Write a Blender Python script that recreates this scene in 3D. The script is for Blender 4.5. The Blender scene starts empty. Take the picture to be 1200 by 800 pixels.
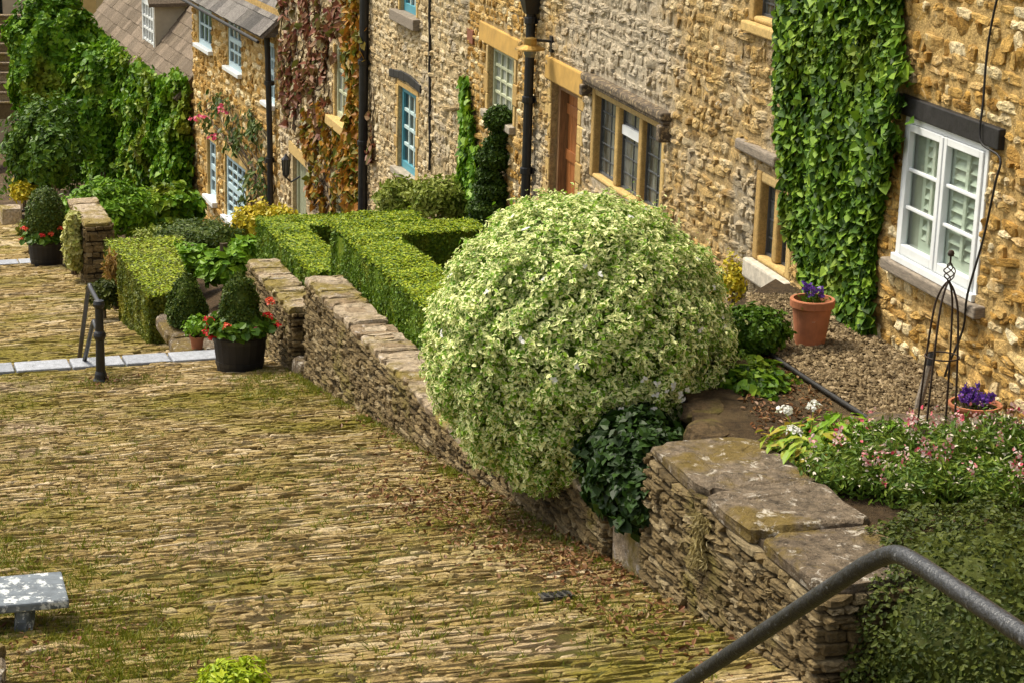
import bpy, math, random
import numpy as np
from mathutils import Vector
rng = np.random.default_rng(7)
random.seed(7)
PI = math.pi
scene = bpy.context.scene
COL = scene.collection

# ------------------------------------------------------------------ camera model (real camera below uses the same numbers)
FPX, CX, CY = 2400.0, 350.0, 400.0
PITCH = math.atan(677 / 2400)
cp, sp = math.cos(PITCH), math.sin(PITCH)
def ray(u, v):
    a, b = (u - CX) / FPX, (CY - v) / FPX
    return np.array([a, cp + sp * b, -sp + cp * b])
def onZ(u, v, z):
    r = ray(u, v); return r * (z / r[2])
def onY(u, v, y):
    r = ray(u, v); return r * (y / r[1])
def ppm(p):                      # picture pixels per metre at a place
    return FPX / (cp * p[1] - sp * p[2])

# ------------------------------------------------------------------ mesh builder
class MB:
    def __init__(s): s.v = []; s.f = []; s.n = 0; s.mi = []; s.att = []; s.hasatt = False
    def add(s, V, faces, mi=0, att=None):
        V = np.asarray(V, float).reshape(-1, 3)
        F = np.asarray(faces, dtype=np.int64)
        s.v.append(V); s.f.append(F + s.n); s.mi.append(np.full(len(F), mi)); s.n += len(V)
        s.att.append(np.zeros(len(V)) if att is None else np.asarray(att, float))
        if att is not None: s.hasatt = True
    def box(s, x0, x1, y0, y1, z0, z1, mi=0):
        s.hexa([(x0,y0,z0),(x1,y0,z0),(x1,y1,z0),(x0,y1,z0),(x0,y0,z1),(x1,y0,z1),(x1,y1,z1),(x0,y1,z1)], mi)
    def hexa(s, P, mi=0):
        s.add(P, [(0,3,2,1),(4,5,6,7),(0,1,5,4),(1,2,6,5),(2,3,7,6),(3,0,4,7)], mi)
    def build(s, name, mats, parent=None, smooth=False, bevel=0.0):
        me = bpy.data.meshes.new(name)
        V = np.concatenate(s.v) if s.v else np.zeros((0, 3))
        if parent is not None:
            V = V - world_loc(parent)
        me.vertices.add(len(V)); me.vertices.foreach_set('co', V.astype(np.float32).ravel())
        tot = np.concatenate([np.full(len(f), f.shape[1]) for f in s.f])
        loops = np.concatenate([f.ravel() for f in s.f])
        me.loops.add(len(loops)); me.loops.foreach_set('vertex_index', loops.astype(np.int32))
        me.polygons.add(len(tot))
        st = np.concatenate([[0], np.cumsum(tot)[:-1]])
        me.polygons.foreach_set('loop_start', st.astype(np.int32))
        me.polygons.foreach_set('loop_total', tot.astype(np.int32))
        me.polygons.foreach_set('material_index', np.concatenate(s.mi).astype(np.int32))
        me.polygons.foreach_set('use_smooth', np.full(len(tot), smooth))
        if s.hasatt:
            a = me.attributes.new('edge', 'FLOAT', 'POINT')
            a.data.foreach_set('value', np.concatenate(s.att).astype(np.float32))
        me.update(calc_edges=True); me.validate()
        if not isinstance(mats, (list, tuple)): mats = [mats]
        for m in mats: me.materials.append(m)
        o = bpy.data.objects.new(name, me); COL.objects.link(o)
        if parent is not None: o.parent = parent
        if bevel:
            b = o.modifiers.new('bevel', 'BEVEL'); b.width = bevel; b.segments = 2; b.limit_method = 'ANGLE'
        return o
def world_loc(o):
    l = np.zeros(3)
    while o is not None:
        l += np.array(o.location); o = o.parent
    return l
def tag(o, label, cat, group=None, kind=None):
    o['label'] = label; o['category'] = cat
    if group: o['group'] = group
    if kind: o['kind'] = kind
    return o
def thing(name, label, cat, loc, group=None):
    o = bpy.data.objects.new(name, None); o.empty_display_size = .2; COL.objects.link(o)
    o.location = [float(a) for a in loc]
    return tag(o, label, cat, group)

def lathe(mb, prof, c, n=24, mi=0, cap=True, jit=0):
    c = np.asarray(c, float); V = []; F = []
    for i, (r, z) in enumerate(prof):
        for k in range(n):
            a = 2 * PI * k / n
            rr = r * (1 + jit * (random.random() - .5))
            V.append((c[0] + rr * math.cos(a), c[1] + rr * math.sin(a), c[2] + z))
    for i in range(len(prof) - 1):
        for k in range(n):
            F.append((i*n+k, i*n+(k+1)%n, (i+1)*n+(k+1)%n, (i+1)*n+k))
    mb.add(V, F, mi)
    if cap:
        for i, (r, z) in ((0, prof[0]), (len(prof)-1, prof[-1])):
            if r > 1e-4:
                ring = V[i*n:(i+1)*n]; cc = (c[0], c[1], c[2] + z)
                mb.add(list(ring) + [cc], [((k+1)%n, k, n) if i == 0 else (k, (k+1)%n, n) for k in range(n)], mi)
def tube(mb, pts, r, n=8, mi=0):
    pts = [np.asarray(p, float) for p in pts]; V = []; F = []
    rs = r if isinstance(r, (list, tuple)) else [r] * len(pts)
    prevb = None
    for i, p in enumerate(pts):
        t = pts[min(i+1, len(pts)-1)] - pts[max(i-1, 0)]; t = t / (np.linalg.norm(t) + 1e-9)
        ref = np.array([0, 0, 1.]) if abs(t[2]) < .9 else np.array([1., 0, 0])
        if prevb is not None: ref = prevb
        a = np.cross(ref, t); a /= np.linalg.norm(a) + 1e-9
        b = np.cross(t, a); prevb = b
        for k in range(n):
            th = 2 * PI * k / n
            V.append(p + rs[i] * (a * math.cos(th) + b * math.sin(th)))
    for i in range(len(pts) - 1):
        for k in range(n):
            F.append((i*n+k, i*n+(k+1)%n, (i+1)*n+(k+1)%n, (i+1)*n+k))
    mb.add(V, F, mi)
    for i in (0, len(pts) - 1):
        mb.add(V[i*n:(i+1)*n] + [pts[i]], [(k, (k+1) % n, n) for k in range(n)], mi)
def smooth_path(pts, n=8):
    pts = [np.asarray(p, float) for p in pts]; out = []
    P = [pts[0]] + pts + [pts[-1]]
    for i in range(1, len(P) - 2):
        for k in range(n):
            t = k / n; a, b, c, d = P[i-1:i+3]
            out.append(.5 * ((2*b) + (-a + c)*t + (2*a - 5*b + 4*c - d)*t*t + (-a + 3*b - 3*c + d)*t**3))
    out.append(pts[-1]); return out
# smooth 3-D noise as a sum of sines, -1..1
_w = rng.normal(size=(18, 3)); _w /= np.linalg.norm(_w, axis=1)[:, None]
_w *= (1 + 2.2 * rng.random((18, 1))); _ph = rng.random(18) * 6.28
def noise(P, sc=1.0):
    P = np.atleast_2d(P)
    return np.sin(P @ (_w.T * sc * 2.2) + _ph).sum(1) / 5.0

# ------------------------------------------------------------------ materials
def new_mat(name):
    m = bpy.data.materials.new(name); m.use_nodes = True
    nt = m.node_tree; nt.nodes.clear()
    out = nt.nodes.new('ShaderNodeOutputMaterial'); bs = nt.nodes.new('ShaderNodeBsdfPrincipled')
    nt.links.new(bs.outputs[0], out.inputs[0])
    return m, nt, bs, out
def nd(nt, t, **k):
    n = nt.nodes.new(t)
    for a, b in k.items(): setattr(n, a, b)
    return n
def ramp(nt, stops, fac, interp='LINEAR'):
    r = nd(nt, 'ShaderNodeValToRGB'); r.color_ramp.interpolation = interp
    e = r.color_ramp.elements
    while len(e) < len(stops): e.new(.5)
    for i, (p, c) in enumerate(stops):
        e[i].position = p; e[i].color = (*c, 1) if len(c) == 3 else c
    nt.links.new(fac, r.inputs[0]); return r.outputs[0]
def texnoise(nt, scale, detail=5, rough=.6, vec=None, dist=0):
    n = nd(nt, 'ShaderNodeTexNoise'); n.inputs['Scale'].default_value = scale
    n.inputs['Detail'].default_value = detail; n.inputs['Roughness'].default_value = rough
    n.inputs['Distortion'].default_value = dist
    if vec is not None: nt.links.new(vec, n.inputs['Vector'])
    return n.outputs['Fac']
def pos(nt):
    return nd(nt, 'ShaderNodeNewGeometry').outputs['Position']
def mix(nt, f, a, b, mode='MIX'):
    m = nd(nt, 'ShaderNodeMix', data_type='RGBA', blend_type=mode)
    if isinstance(f, (int, float)): m.inputs[0].default_value = f
    else: nt.links.new(f, m.inputs[0])
    for x, i in ((a, 6), (b, 7)):
        if isinstance(x, tuple): m.inputs[i].default_value = (*x, 1)
        else: nt.links.new(x, m.inputs[i])
    return m.outputs[2]
def mth(nt, op, a, b=None):
    m = nd(nt, 'ShaderNodeMath', operation=op)
    for x, i in ((a, 0), (b, 1)):
        if x is None: continue
        if isinstance(x, (int, float)): m.inputs[i].default_value = x
        else: nt.links.new(x, m.inputs[i])
    return m.outputs[0]
def bump(nt, bs, h, strength=.5, dist=.02):
    b = nd(nt, 'ShaderNodeBump'); b.inputs['Strength'].default_value = strength; b.inputs['Distance'].default_value = dist
    nt.links.new(h, b.inputs['Height']); nt.links.new(b.outputs[0], bs.inputs['Normal'])
def g3(v): return (v, v, v)

def stone_mat(name, cols, patch=None, patch_scale=1.2, patch_lo=.52, patch_hi=.62, speck=(.62, .56, .44), speck_lo=.66, bstr=.7, bsc=28, rough=.9, moss=None, moss_lo=.55, moss_scale=.9, contrast=1.0, zone=None):
    m, nt, bs, out = new_mat(name)
    p = pos(nt)
    isl = nd(nt, 'ShaderNodeNewGeometry').outputs['Random Per Island']
    base = ramp(nt, [(i / (len(cols) - 1), c) for i, c in enumerate(cols)], isl)
    n1 = texnoise(nt, 17, 8, .72, p)
    k = .5 * contrast
    base = mix(nt, 1.0, base, ramp(nt, [(.28, g3(1 - .95 * k)), (.5, g3(1.0)), (.74, g3(1 + .9 * k))], n1), 'MULTIPLY')
    n2 = texnoise(nt, 70, 4, .7, p)
    base = mix(nt, 1.0, base, ramp(nt, [(.3, g3(.72)), (.7, g3(1.25))], n2), 'MULTIPLY')
    if patch is not None:
        pn = texnoise(nt, patch_scale, 5, .65, p)
        pf = ramp(nt, [(patch_lo, g3(0)), (patch_hi, g3(.8))], pn)
        base = mix(nt, pf, base, mix(nt, 1.0, patch, ramp(nt, [(.3, g3(.55)), (.7, g3(1.3))], texnoise(nt, 22, 7, .7, p)), 'MULTIPLY'))
    if zone is not None:               # lichen-grey weathering round one place on the wall
        zc, zr, zcol = zone
        dv = nd(nt, 'ShaderNodeVectorMath', operation='DISTANCE'); nt.links.new(p, dv.inputs[0]); dv.inputs[1].default_value = zc
        df = mth(nt, 'ADD', mth(nt, 'DIVIDE', dv.outputs['Value'], zr), mth(nt, 'MULTIPLY', mth(nt, 'SUBTRACT', texnoise(nt, 2.2, 5, .65, p), .5), 1.6))
        zf = ramp(nt, [(.55, g3(.85)), (1.0, g3(0))], df)
        base = mix(nt, zf, base, mix(nt, 1.0, zcol, ramp(nt, [(.3, g3(.5)), (.7, g3(1.4))], texnoise(nt, 20, 7, .7, p)), 'MULTIPLY'))
    if speck is not None:
        sn = texnoise(nt, 9, 7, .75, p, .6)
        sf = ramp(nt, [(speck_lo, g3(0)), (speck_lo + .07, g3(.75))], sn)
        base = mix(nt, sf, base, speck)
    if moss is not None:
        mn = texnoise(nt, moss_scale, 7, .72, p, .3)
        mf = ramp(nt, [(moss_lo - .07, g3(0)), (moss_lo + .07, g3(.85))], mn)
        base = mix(nt, mf, base, mix(nt, 1.0, moss, ramp(nt, [(.3, g3(.45)), (.7, g3(1.5))], texnoise(nt, 35, 5, .7, p)), 'MULTIPLY'))
    nt.links.new(base, bs.inputs['Base Color'])
    bs.inputs['Roughness'].default_value = rough; bs.inputs['Specular IOR Level'].default_value = .25
    h = mth(nt, 'ADD', texnoise(nt, bsc, 8, .7, p), mth(nt, 'MULTIPLY', texnoise(nt, bsc * 4, 4, .6, p), .4))
    bump(nt, bs, h, bstr, .03)
    return m
def leaf_mat(name, c, edge=None, edge_lo=.35, trans=.22, rough=.45, patch=None, patch_scale=1.5, plo=.5, phi=.65, spec=.2, vari=False):
    m, nt, bs, out = new_mat(name)
    isl = nd(nt, 'ShaderNodeNewGeometry').outputs['Random Per Island']
    base = ramp(nt, [(i / (len(c) - 1), x) for i, x in enumerate(c)], isl)
    p = pos(nt)
    if patch is not None:
        pf = ramp(nt, [(plo, g3(0)), (phi, g3(1))], texnoise(nt, patch_scale, 4, .6, p))
        base = mix(nt, pf, base, mix(nt, isl, patch[0], patch[-1]))
    if edge is not None:
        at = nd(nt, 'ShaderNodeAttribute', attribute_name='edge').outputs['Fac']
        wob = mth(nt, 'ADD', at, mth(nt, 'MULTIPLY', mth(nt, 'SUBTRACT', texnoise(nt, 60, 2, .5, p), .5), .9))
        if vari: wob = mth(nt, 'ADD', wob, mth(nt, 'MULTIPLY', mth(nt, 'SUBTRACT', mth(nt, 'FRACT', mth(nt, 'MULTIPLY', isl, 7.3)), .5), 1.5))
        ef = ramp(nt, [(edge_lo, g3(0)), (edge_lo + (.35 if vari else .18), g3(1))], wob)
        base = mix(nt, ef, base, edge)
    nt.links.new(base, bs.inputs['Base Color'])
    bs.inputs['Roughness'].default_value = rough; bs.inputs['Specular IOR Level'].default_value = spec
    tr = nd(nt, 'ShaderNodeBsdfTranslucent'); nt.links.new(base, tr.inputs[0])
    ms = nd(nt, 'ShaderNodeMixShader'); ms.inputs[0].default_value = trans
    nt.links.new(bs.outputs[0], ms.inputs[1]); nt.links.new(tr.outputs[0], ms.inputs[2])
    nt.links.new(ms.outputs[0], out.inputs[0])
    return m
def plain_mat(name, col, rough=.6, metal=0, var=.25, vscale=12, bstr=.15, spec=.4, wear=None, wear_lo=.6, bscale=40, stretch=None):
    m, nt, bs, out = new_mat(name)
    p = pos(nt)
    if stretch:
        mp = nd(nt, 'ShaderNodeMapping'); mp.inputs['Scale'].default_value = stretch
        nt.links.new(p, mp.inputs[0]); p = mp.outputs[0]
    n = texnoise(nt, vscale, 6, .65, p)
    base = mix(nt, 1.0, col, ramp(nt, [(.3, g3(1 - var)), (.7, g3(1 + var))], n), 'MULTIPLY')
    if wear is not None:
        base = mix(nt, ramp(nt, [(wear_lo, g3(0)), (wear_lo + .06, g3(.85))], texnoise(nt, vscale * 1.7, 7, .7, p)), base, wear)
    nt.links.new(base, bs.inputs['Base Color'])
    rr = ramp(nt, [(.3, g3(max(0, rough - .1))), (.7, g3(min(1, rough + .12)))], n)
    nt.links.new(rr, bs.inputs['Roughness'])
    bs.inputs['Metallic'].default_value = metal; bs.inputs['Specular IOR Level'].default_value = spec
    if bstr: bump(nt, bs, texnoise(nt, bscale, 5, .6, p), bstr, .01)
    return m

M = {}
GOLD = [(.24,.125,.022), (.44,.25,.055), (.54,.345,.105), (.38,.205,.042), (.64,.47,.21), (.50,.30,.075), (.74,.62,.38), (.70,.55,.29)]
M['stone_gold'] = stone_mat('golden_rubble', GOLD, patch=(.44,.25,.06), speck=(.76,.64,.40), speck_lo=.60, contrast=1.6)
M['stone_buff'] = stone_mat('buff_rubble', cols=[(.28,.17,.055),(.44,.29,.10),(.54,.385,.165),(.37,.23,.08),(.60,.47,.26),(.48,.32,.12)], patch=(.47,.40,.28), patch_lo=.5, patch_hi=.62, patch_scale=.7, speck=(.72,.65,.5), speck_lo=.60, contrast=1.6, zone=((3.0, 20.6, -2.55), 2.3, (.50,.43,.32)))
M['stone_pale'] = stone_mat('pale_rubble', [(.37,.26,.13),(.54,.41,.22),(.61,.49,.30),(.46,.34,.17),(.66,.56,.38),(.34,.23,.10)], patch=(.42,.35,.25), speck=(.7,.65,.52), contrast=1.2)
M['mortar_gold'] = stone_mat('golden_mortar', [(.50,.33,.12),(.51,.34,.125)], speck=None, bsc=14, bstr=1.0, contrast=1.2)
M['mortar_buff'] = stone_mat('buff_mortar', cols=[(.44,.31,.14),(.45,.32,.14)], patch=(.34,.3,.23), patch_scale=.7, speck=None, bsc=14, bstr=1.0, contrast=1.2, zone=((3.0, 20.6, -2.55), 2.3, (.50,.43,.32)))
M['mortar_pale'] = stone_mat('pale_mortar', [(.50,.39,.22),(.51,.40,.22)], speck=None, bsc=14, bstr=1.0)
M['dressed'] = stone_mat('dressed_limestone', [(.46,.30,.10),(.56,.39,.15),(.40,.25,.08),(.58,.44,.21)], speck=(.2,.15,.09), speck_lo=.68, bstr=.25, contrast=.6)
M['dressed_grey'] = stone_mat('weathered_sill_stone', [(.3,.26,.2),(.42,.37,.29),(.25,.2,.14)], speck=(.6,.57,.5), speck_lo=.6, bstr=.4)
M['dry'] = stone_mat('drystone', [(.095,.064,.026),(.205,.145,.065),(.30,.22,.105),(.135,.095,.042),(.245,.175,.08),(.37,.29,.165)], patch=(.20,.165,.03), patch_lo=.55, patch_hi=.68, patch_scale=1.5, speck=(.44,.39,.29), speck_lo=.66, bstr=.9, bsc=35, contrast=1.3)
M['dry_core'] = plain_mat('wall_earth_joints', (.055,.038,.02), .95, var=.5, bstr=.6)
M['cap'] = stone_mat('coping_stone', [(.155,.118,.078),(.225,.175,.12),(.115,.085,.055),(.185,.135,.08)], patch=(.19,.13,.025), patch_lo=.5, patch_hi=.6, patch_scale=2.4, speck=(.66,.60,.50), speck_lo=.565, bstr=1.0, bsc=16, contrast=1.8)
M['cap_pale'] = stone_mat('pale_coping_stone', [(.36,.27,.17),(.46,.37,.26),(.26,.18,.10)], patch=(.22,.165,.015), patch_lo=.46, patch_hi=.56, patch_scale=1.3, speck=(.62,.56,.5), speck_lo=.58, bstr=.9, bsc=20, contrast=1.4)
M['pave'] = stone_mat('street_paving', [(.21,.14,.045),(.37,.26,.095),(.50,.375,.185),(.28,.19,.062),(.43,.305,.125),(.64,.51,.32)], patch=(.62,.47,.31), patch_lo=.55, patch_hi=.68, patch_scale=.55, speck=(.66,.56,.40), speck_lo=.65, bstr=.8, bsc=34, moss=(.215,.18,.016), moss_lo=.53, moss_scale=.45, contrast=1.4)
M['pave_earth'] = stone_mat('mossy_joints', [(.10,.07,.02),(.105,.072,.02)], patch=(.11,.105,.010), patch_lo=.46, patch_hi=.58, patch_scale=.9, speck=(.2,.155,.05), speck_lo=.64, bstr=1.0, bsc=30, contrast=1.4)
M['flag'] = stone_mat('blue_flagstone', [(.27,.285,.32),(.36,.375,.41),(.22,.235,.265)], speck=(.55,.52,.46), speck_lo=.62, bstr=.35, contrast=.8, rough=.6)
M['soil'] = stone_mat('garden_soil', [(.07,.045,.02),(.075,.045,.02)], patch=(.16,.11,.05), speck=(.2,.15,.09), speck_lo=.6, bstr=1.0, bsc=30, contrast=1.4)
M['land'] = stone_mat('grassy_land', [(.08,.085,.02),(.085,.085,.02)], patch=(.2,.13,.05), patch_scale=.15, speck=None, bsc=8, bstr=.8)
M['pebble'] = stone_mat('pebble', [(.07,.047,.022),(.18,.13,.065),(.29,.215,.115),(.12,.08,.036),(.42,.32,.19)], speck=None, bstr=.2, contrast=.7)
M['slate'] = stone_mat('stone_slate', [(.07,.065,.06),(.14,.125,.115),(.22,.20,.18),(.10,.09,.08)], speck=(.4,.38,.33), speck_lo=.66, bstr=.6, contrast=1.2)
M['slate_brown'] = stone_mat('brown_slate', [(.15,.115,.08),(.23,.175,.125),(.12,.09,.06),(.19,.145,.10)], speck=(.36,.3,.22), speck_lo=.66, bstr=.5)
M['render'] = plain_mat('lime_render', (.42,.36,.27), .9, var=.15, vscale=3, bstr=.3)
M['render_gold'] = plain_mat('golden_render', (.55,.38,.14), .9, var=.15, vscale=3, bstr=.3)
M['rock_dark'] = stone_mat('earthy_rock', [(.075,.05,.022),(.11,.072,.033),(.055,.036,.018)], patch=(.14,.12,.02), speck=(.35,.28,.18), speck_lo=.66, bstr=1.0, bsc=16, contrast=1.6)
M['bench'] = None
M['bench'] = plain_mat('lichen_slab', (.13,.15,.17), .85, var=.45, vscale=9, bstr=.5, bscale=25, wear=(.64,.66,.65), wear_lo=.53)
M['black'] = plain_mat('black_iron_paint', (.012,.012,.014), .42, var=.3, bstr=.12, spec=.5, wear=(.05,.042,.036), wear_lo=.66)
M['rail'] = plain_mat('worn_painted_tube', (.018,.019,.021), .33, metal=.1, var=.5, vscale=42, bstr=.45, spec=.8, wear=(.17,.175,.18), wear_lo=.60, bscale=110)
M['rust'] = plain_mat('rusty_iron', (.045,.028,.02), .7, metal=.3, var=.4, bstr=.3)
M['white'] = plain_mat('white_gloss_paint', (.78,.80,.80), .4, var=.06, vscale=6, bstr=.06)
M['offwhite'] = plain_mat('cream_shutter_paint', (.72,.74,.64), .5, var=.06, bstr=.03)
M['ltblue'] = plain_mat('pale_blue_white_paint', (.50,.65,.70), .45, var=.08, bstr=.05)
M['sage'] = plain_mat('sage_paint', (.44,.46,.31), .5, var=.1, bstr=.06)
M['turq'] = plain_mat('turquoise_paint', (.08,.30,.38), .45, var=.12, bstr=.06)
M['turq_pale'] = plain_mat('pale_turquoise_glazing_bar', (.50,.64,.64), .45, var=.1, bstr=.05)
M['oak'] = plain_mat('varnished_oak', (.36,.13,.035), .45, var=.4, vscale=9, bstr=.2, stretch=(6, 6, .6))
M['oak_dark'] = plain_mat('oak_frame', (.24,.13,.055), .6, var=.4, vscale=9, bstr=.2, stretch=(6, 6, .6))
M['wood_black'] = plain_mat('tarred_timber', (.018,.016,.015), .6, var=.4, bstr=.25)
M['wood_grey'] = plain_mat('weathered_timber', (.23,.19,.145), .85, var=.5, vscale=14, bstr=.5, stretch=(1.2, 1.2, 8))
M['ochre'] = plain_mat('ochre_limestone', (.50,.30,.075), .85, var=.2, vscale=5, bstr=.25)
M['terracotta'] = plain_mat('terracotta', (.40,.145,.065), .8, var=.25, vscale=8, bstr=.2, wear=(.45,.30,.22), wear_lo=.66)
M['barrel'] = plain_mat('black_stained_oak', (.016,.014,.014), .6, var=.5, vscale=9, bstr=.4, stretch=(8, 8, .7))
M['brass'] = plain_mat('aged_brass', (.40,.25,.07), .38, metal=.9, var=.25, bstr=.1)
M['lead'] = plain_mat('lead_came', (.10,.105,.11), .5, metal=.4, var=.2, bstr=.1)
M['bark'] = plain_mat('bark', (.10,.07,.04), .9, var=.4, bstr=.5)
M['plaque'] = plain_mat('navy_enamel', (.02,.035,.07), .35, var=.1, bstr=0)
M['brick_red'] = plain_mat('red_air_brick', (.22,.08,.04), .85, var=.3, bstr=.3)
M['curtain'] = plain_mat('curtain_cloth', (.5,.49,.42), .9, var=.15, vscale=5, bstr=.1)
M['dark'] = plain_mat('dim_interior', (.05,.045,.035), .9, var=.2, bstr=0)
def glass_mat(name, a, b, sc, rough=.06):
    m, nt, bs, out = new_mat(name)
    p = pos(nt)
    mp = nd(nt, 'ShaderNodeMapping'); mp.inputs['Scale'].default_value = (1, 1, .35); nt.links.new(p, mp.inputs[0])
    nt.links.new(ramp(nt, [(.4, a), (.62, b)], texnoise(nt, sc, 3, .6, mp.outputs[0])), bs.inputs['Base Color'])
    bs.inputs['Roughness'].default_value = rough; bs.inputs['Specular IOR Level'].default_value = .9
    bump(nt, bs, texnoise(nt, 5, 2, .5, p), .12, .02)
    return m
M['glass'] = glass_mat('dim_window_glass', (.012,.016,.015), (.06,.075,.07), 4)
M['glass_cloudy'] = glass_mat('leaded_glass', (.03,.035,.03), (.17,.18,.165), 5, .12)
M['glass_curtain'] = glass_mat('net_curtained_glass', (.16,.18,.16), (.36,.38,.34), 3, .12)
def clear_glass():
    m, nt, bs, out = new_mat('clear_window_glass')
    tr = nd(nt, 'ShaderNodeBsdfTransparent'); tr.inputs[0].default_value = (.88, .92, .9, 1)
    gl = nd(nt, 'ShaderNodeBsdfGlossy'); gl.inputs['Roughness'].default_value = .04
    ms = nd(nt, 'ShaderNodeMixShader')
    ms.inputs[0].default_value = .10; nt.links.new(tr.outputs[0], ms.inputs[1]); nt.links.new(gl.outputs[0], ms.inputs[2])
    nt.links.new(ms.outputs[0], out.inputs[0]); return m
M['glass_clear'] = clear_glass()
# foliage
M['vari'] = leaf_mat('variegated_leaf', [(.09,.21,.008),(.17,.33,.018),(.28,.44,.035)], edge=(.88,.90,.44), edge_lo=.42, trans=.25, vari=True)
M['ivy'] = leaf_mat('ivy_leaf', [(.018,.045,.003),(.04,.10,.005),(.08,.17,.008),(.15,.27,.016),(.24,.36,.03)], rough=.5, trans=.2, spec=.16, patch=((.05,.11,.006),(.20,.26,.02)), patch_scale=1.6, plo=.55, phi=.68)
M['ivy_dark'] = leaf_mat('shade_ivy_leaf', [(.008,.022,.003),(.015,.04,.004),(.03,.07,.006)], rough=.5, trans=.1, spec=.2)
M['ivy_far'] = leaf_mat('sunlit_ivy_leaf', [(.04,.115,.005),(.09,.21,.008),(.15,.30,.014),(.24,.38,.022)], patch=((.20,.22,.02),(.32,.32,.03)), patch_scale=.6, plo=.55, phi=.7)
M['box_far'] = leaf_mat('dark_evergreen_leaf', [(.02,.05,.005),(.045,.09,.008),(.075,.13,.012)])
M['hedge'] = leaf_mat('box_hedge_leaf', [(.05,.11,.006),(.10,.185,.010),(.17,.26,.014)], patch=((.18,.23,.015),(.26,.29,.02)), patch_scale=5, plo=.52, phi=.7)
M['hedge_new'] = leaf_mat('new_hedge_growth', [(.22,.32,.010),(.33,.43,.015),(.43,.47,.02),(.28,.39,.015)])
M['hedge_old'] = leaf_mat('browned_hedge_leaf', [(.07,.10,.010),(.11,.14,.014),(.16,.18,.018)], patch=((.21,.21,.02),(.28,.26,.03)), patch_scale=3)
M['cone'] = leaf_mat('dark_box_leaf', [(.03,.065,.008),(.065,.11,.012),(.12,.16,.02)])
M['yew'] = leaf_mat('dull_shrub_leaf', [(.024,.040,.005),(.055,.076,.009),(.105,.125,.018)], rough=.55)
M['lime'] = leaf_mat('bright_green_leaf', [(.08,.19,.008),(.14,.28,.012),(.22,.37,.02)])
M['green'] = leaf_mat('mid_green_leaf', [(.04,.10,.007),(.08,.16,.01),(.13,.22,.018)])
M['yellow'] = leaf_mat('golden_shrub_leaf', [(.42,.34,.015),(.58,.46,.02),(.34,.34,.02),(.66,.48,.03)])
M['paleshrub'] = leaf_mat('pale_shrub_leaf', [(.12,.18,.015),(.24,.29,.04),(.36,.40,.09)])
M['cream_ivy'] = leaf_mat('cream_ivy_leaf', [(.40,.40,.10),(.55,.53,.2),(.3,.34,.06)], trans=.15)
M['autumn'] = leaf_mat('autumn_creeper_leaf', [(.20,.07,.012),(.32,.13,.015),(.42,.21,.022),(.28,.18,.022),(.14,.14,.015),(.10,.13,.012)])
M['crimson'] = leaf_mat('crimson_creeper_leaf', [(.16,.05,.03),(.24,.09,.05),(.26,.14,.07),(.16,.13,.03),(.22,.06,.05),(.11,.13,.02)])
M['rose_leaf'] = leaf_mat('rose_leaf', [(.04,.075,.012),(.075,.12,.02),(.13,.16,.03)])
M['salvia'] = leaf_mat('salvia_leaf', [(.06,.12,.015),(.11,.19,.02),(.19,.25,.03)])
M['phlox'] = leaf_mat('yellowing_leaf', [(.14,.26,.02),(.22,.34,.03),(.36,.40,.04),(.40,.20,.03)])
M['grass'] = leaf_mat('grass_blade', [(.08,.12,.008),(.16,.18,.012),(.26,.23,.03),(.12,.17,.01)])
M['dead'] = leaf_mat('dead_fern', [(.30,.17,.04),(.4,.25,.06),(.22,.12,.03)])
M['dead_moss'] = leaf_mat('dry_moss', [(.22,.17,.06),(.30,.24,.09),(.36,.30,.14)])
M['litter'] = leaf_mat('fallen_leaf', [(.12,.055,.02),(.22,.11,.04),(.16,.065,.03),(.32,.20,.08)], trans=0)
M['fl_white'] = leaf_mat('white_petal', [(.75,.75,.68),(.82,.82,.78)])
M['fl_pale'] = leaf_mat('cream_petal', [(.75,.70,.5),(.8,.72,.6)])
M['fl_red'] = leaf_mat('red_petal', [(.62,.02,.02),(.75,.05,.04),(.5,.01,.03)])
M['fl_coral'] = leaf_mat('coral_petal', [(.75,.09,.04),(.85,.16,.08)])
M['fl_pink'] = leaf_mat('pink_petal', [(.72,.10,.18),(.8,.2,.3)])
M['fl_purple'] = leaf_mat('purple_petal', [(.10,.04,.28),(.18,.07,.42),(.25,.1,.45)])
M['fl_salvia'] = leaf_mat('bicolour_salvia_petal', [(.55,.05,.10),(.7,.45,.42),(.8,.72,.66),(.6,.10,.14)])
M['fl_yellow'] = leaf_mat('yellow_petal', [(.8,.7,.05),(.85,.78,.2)])

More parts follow.
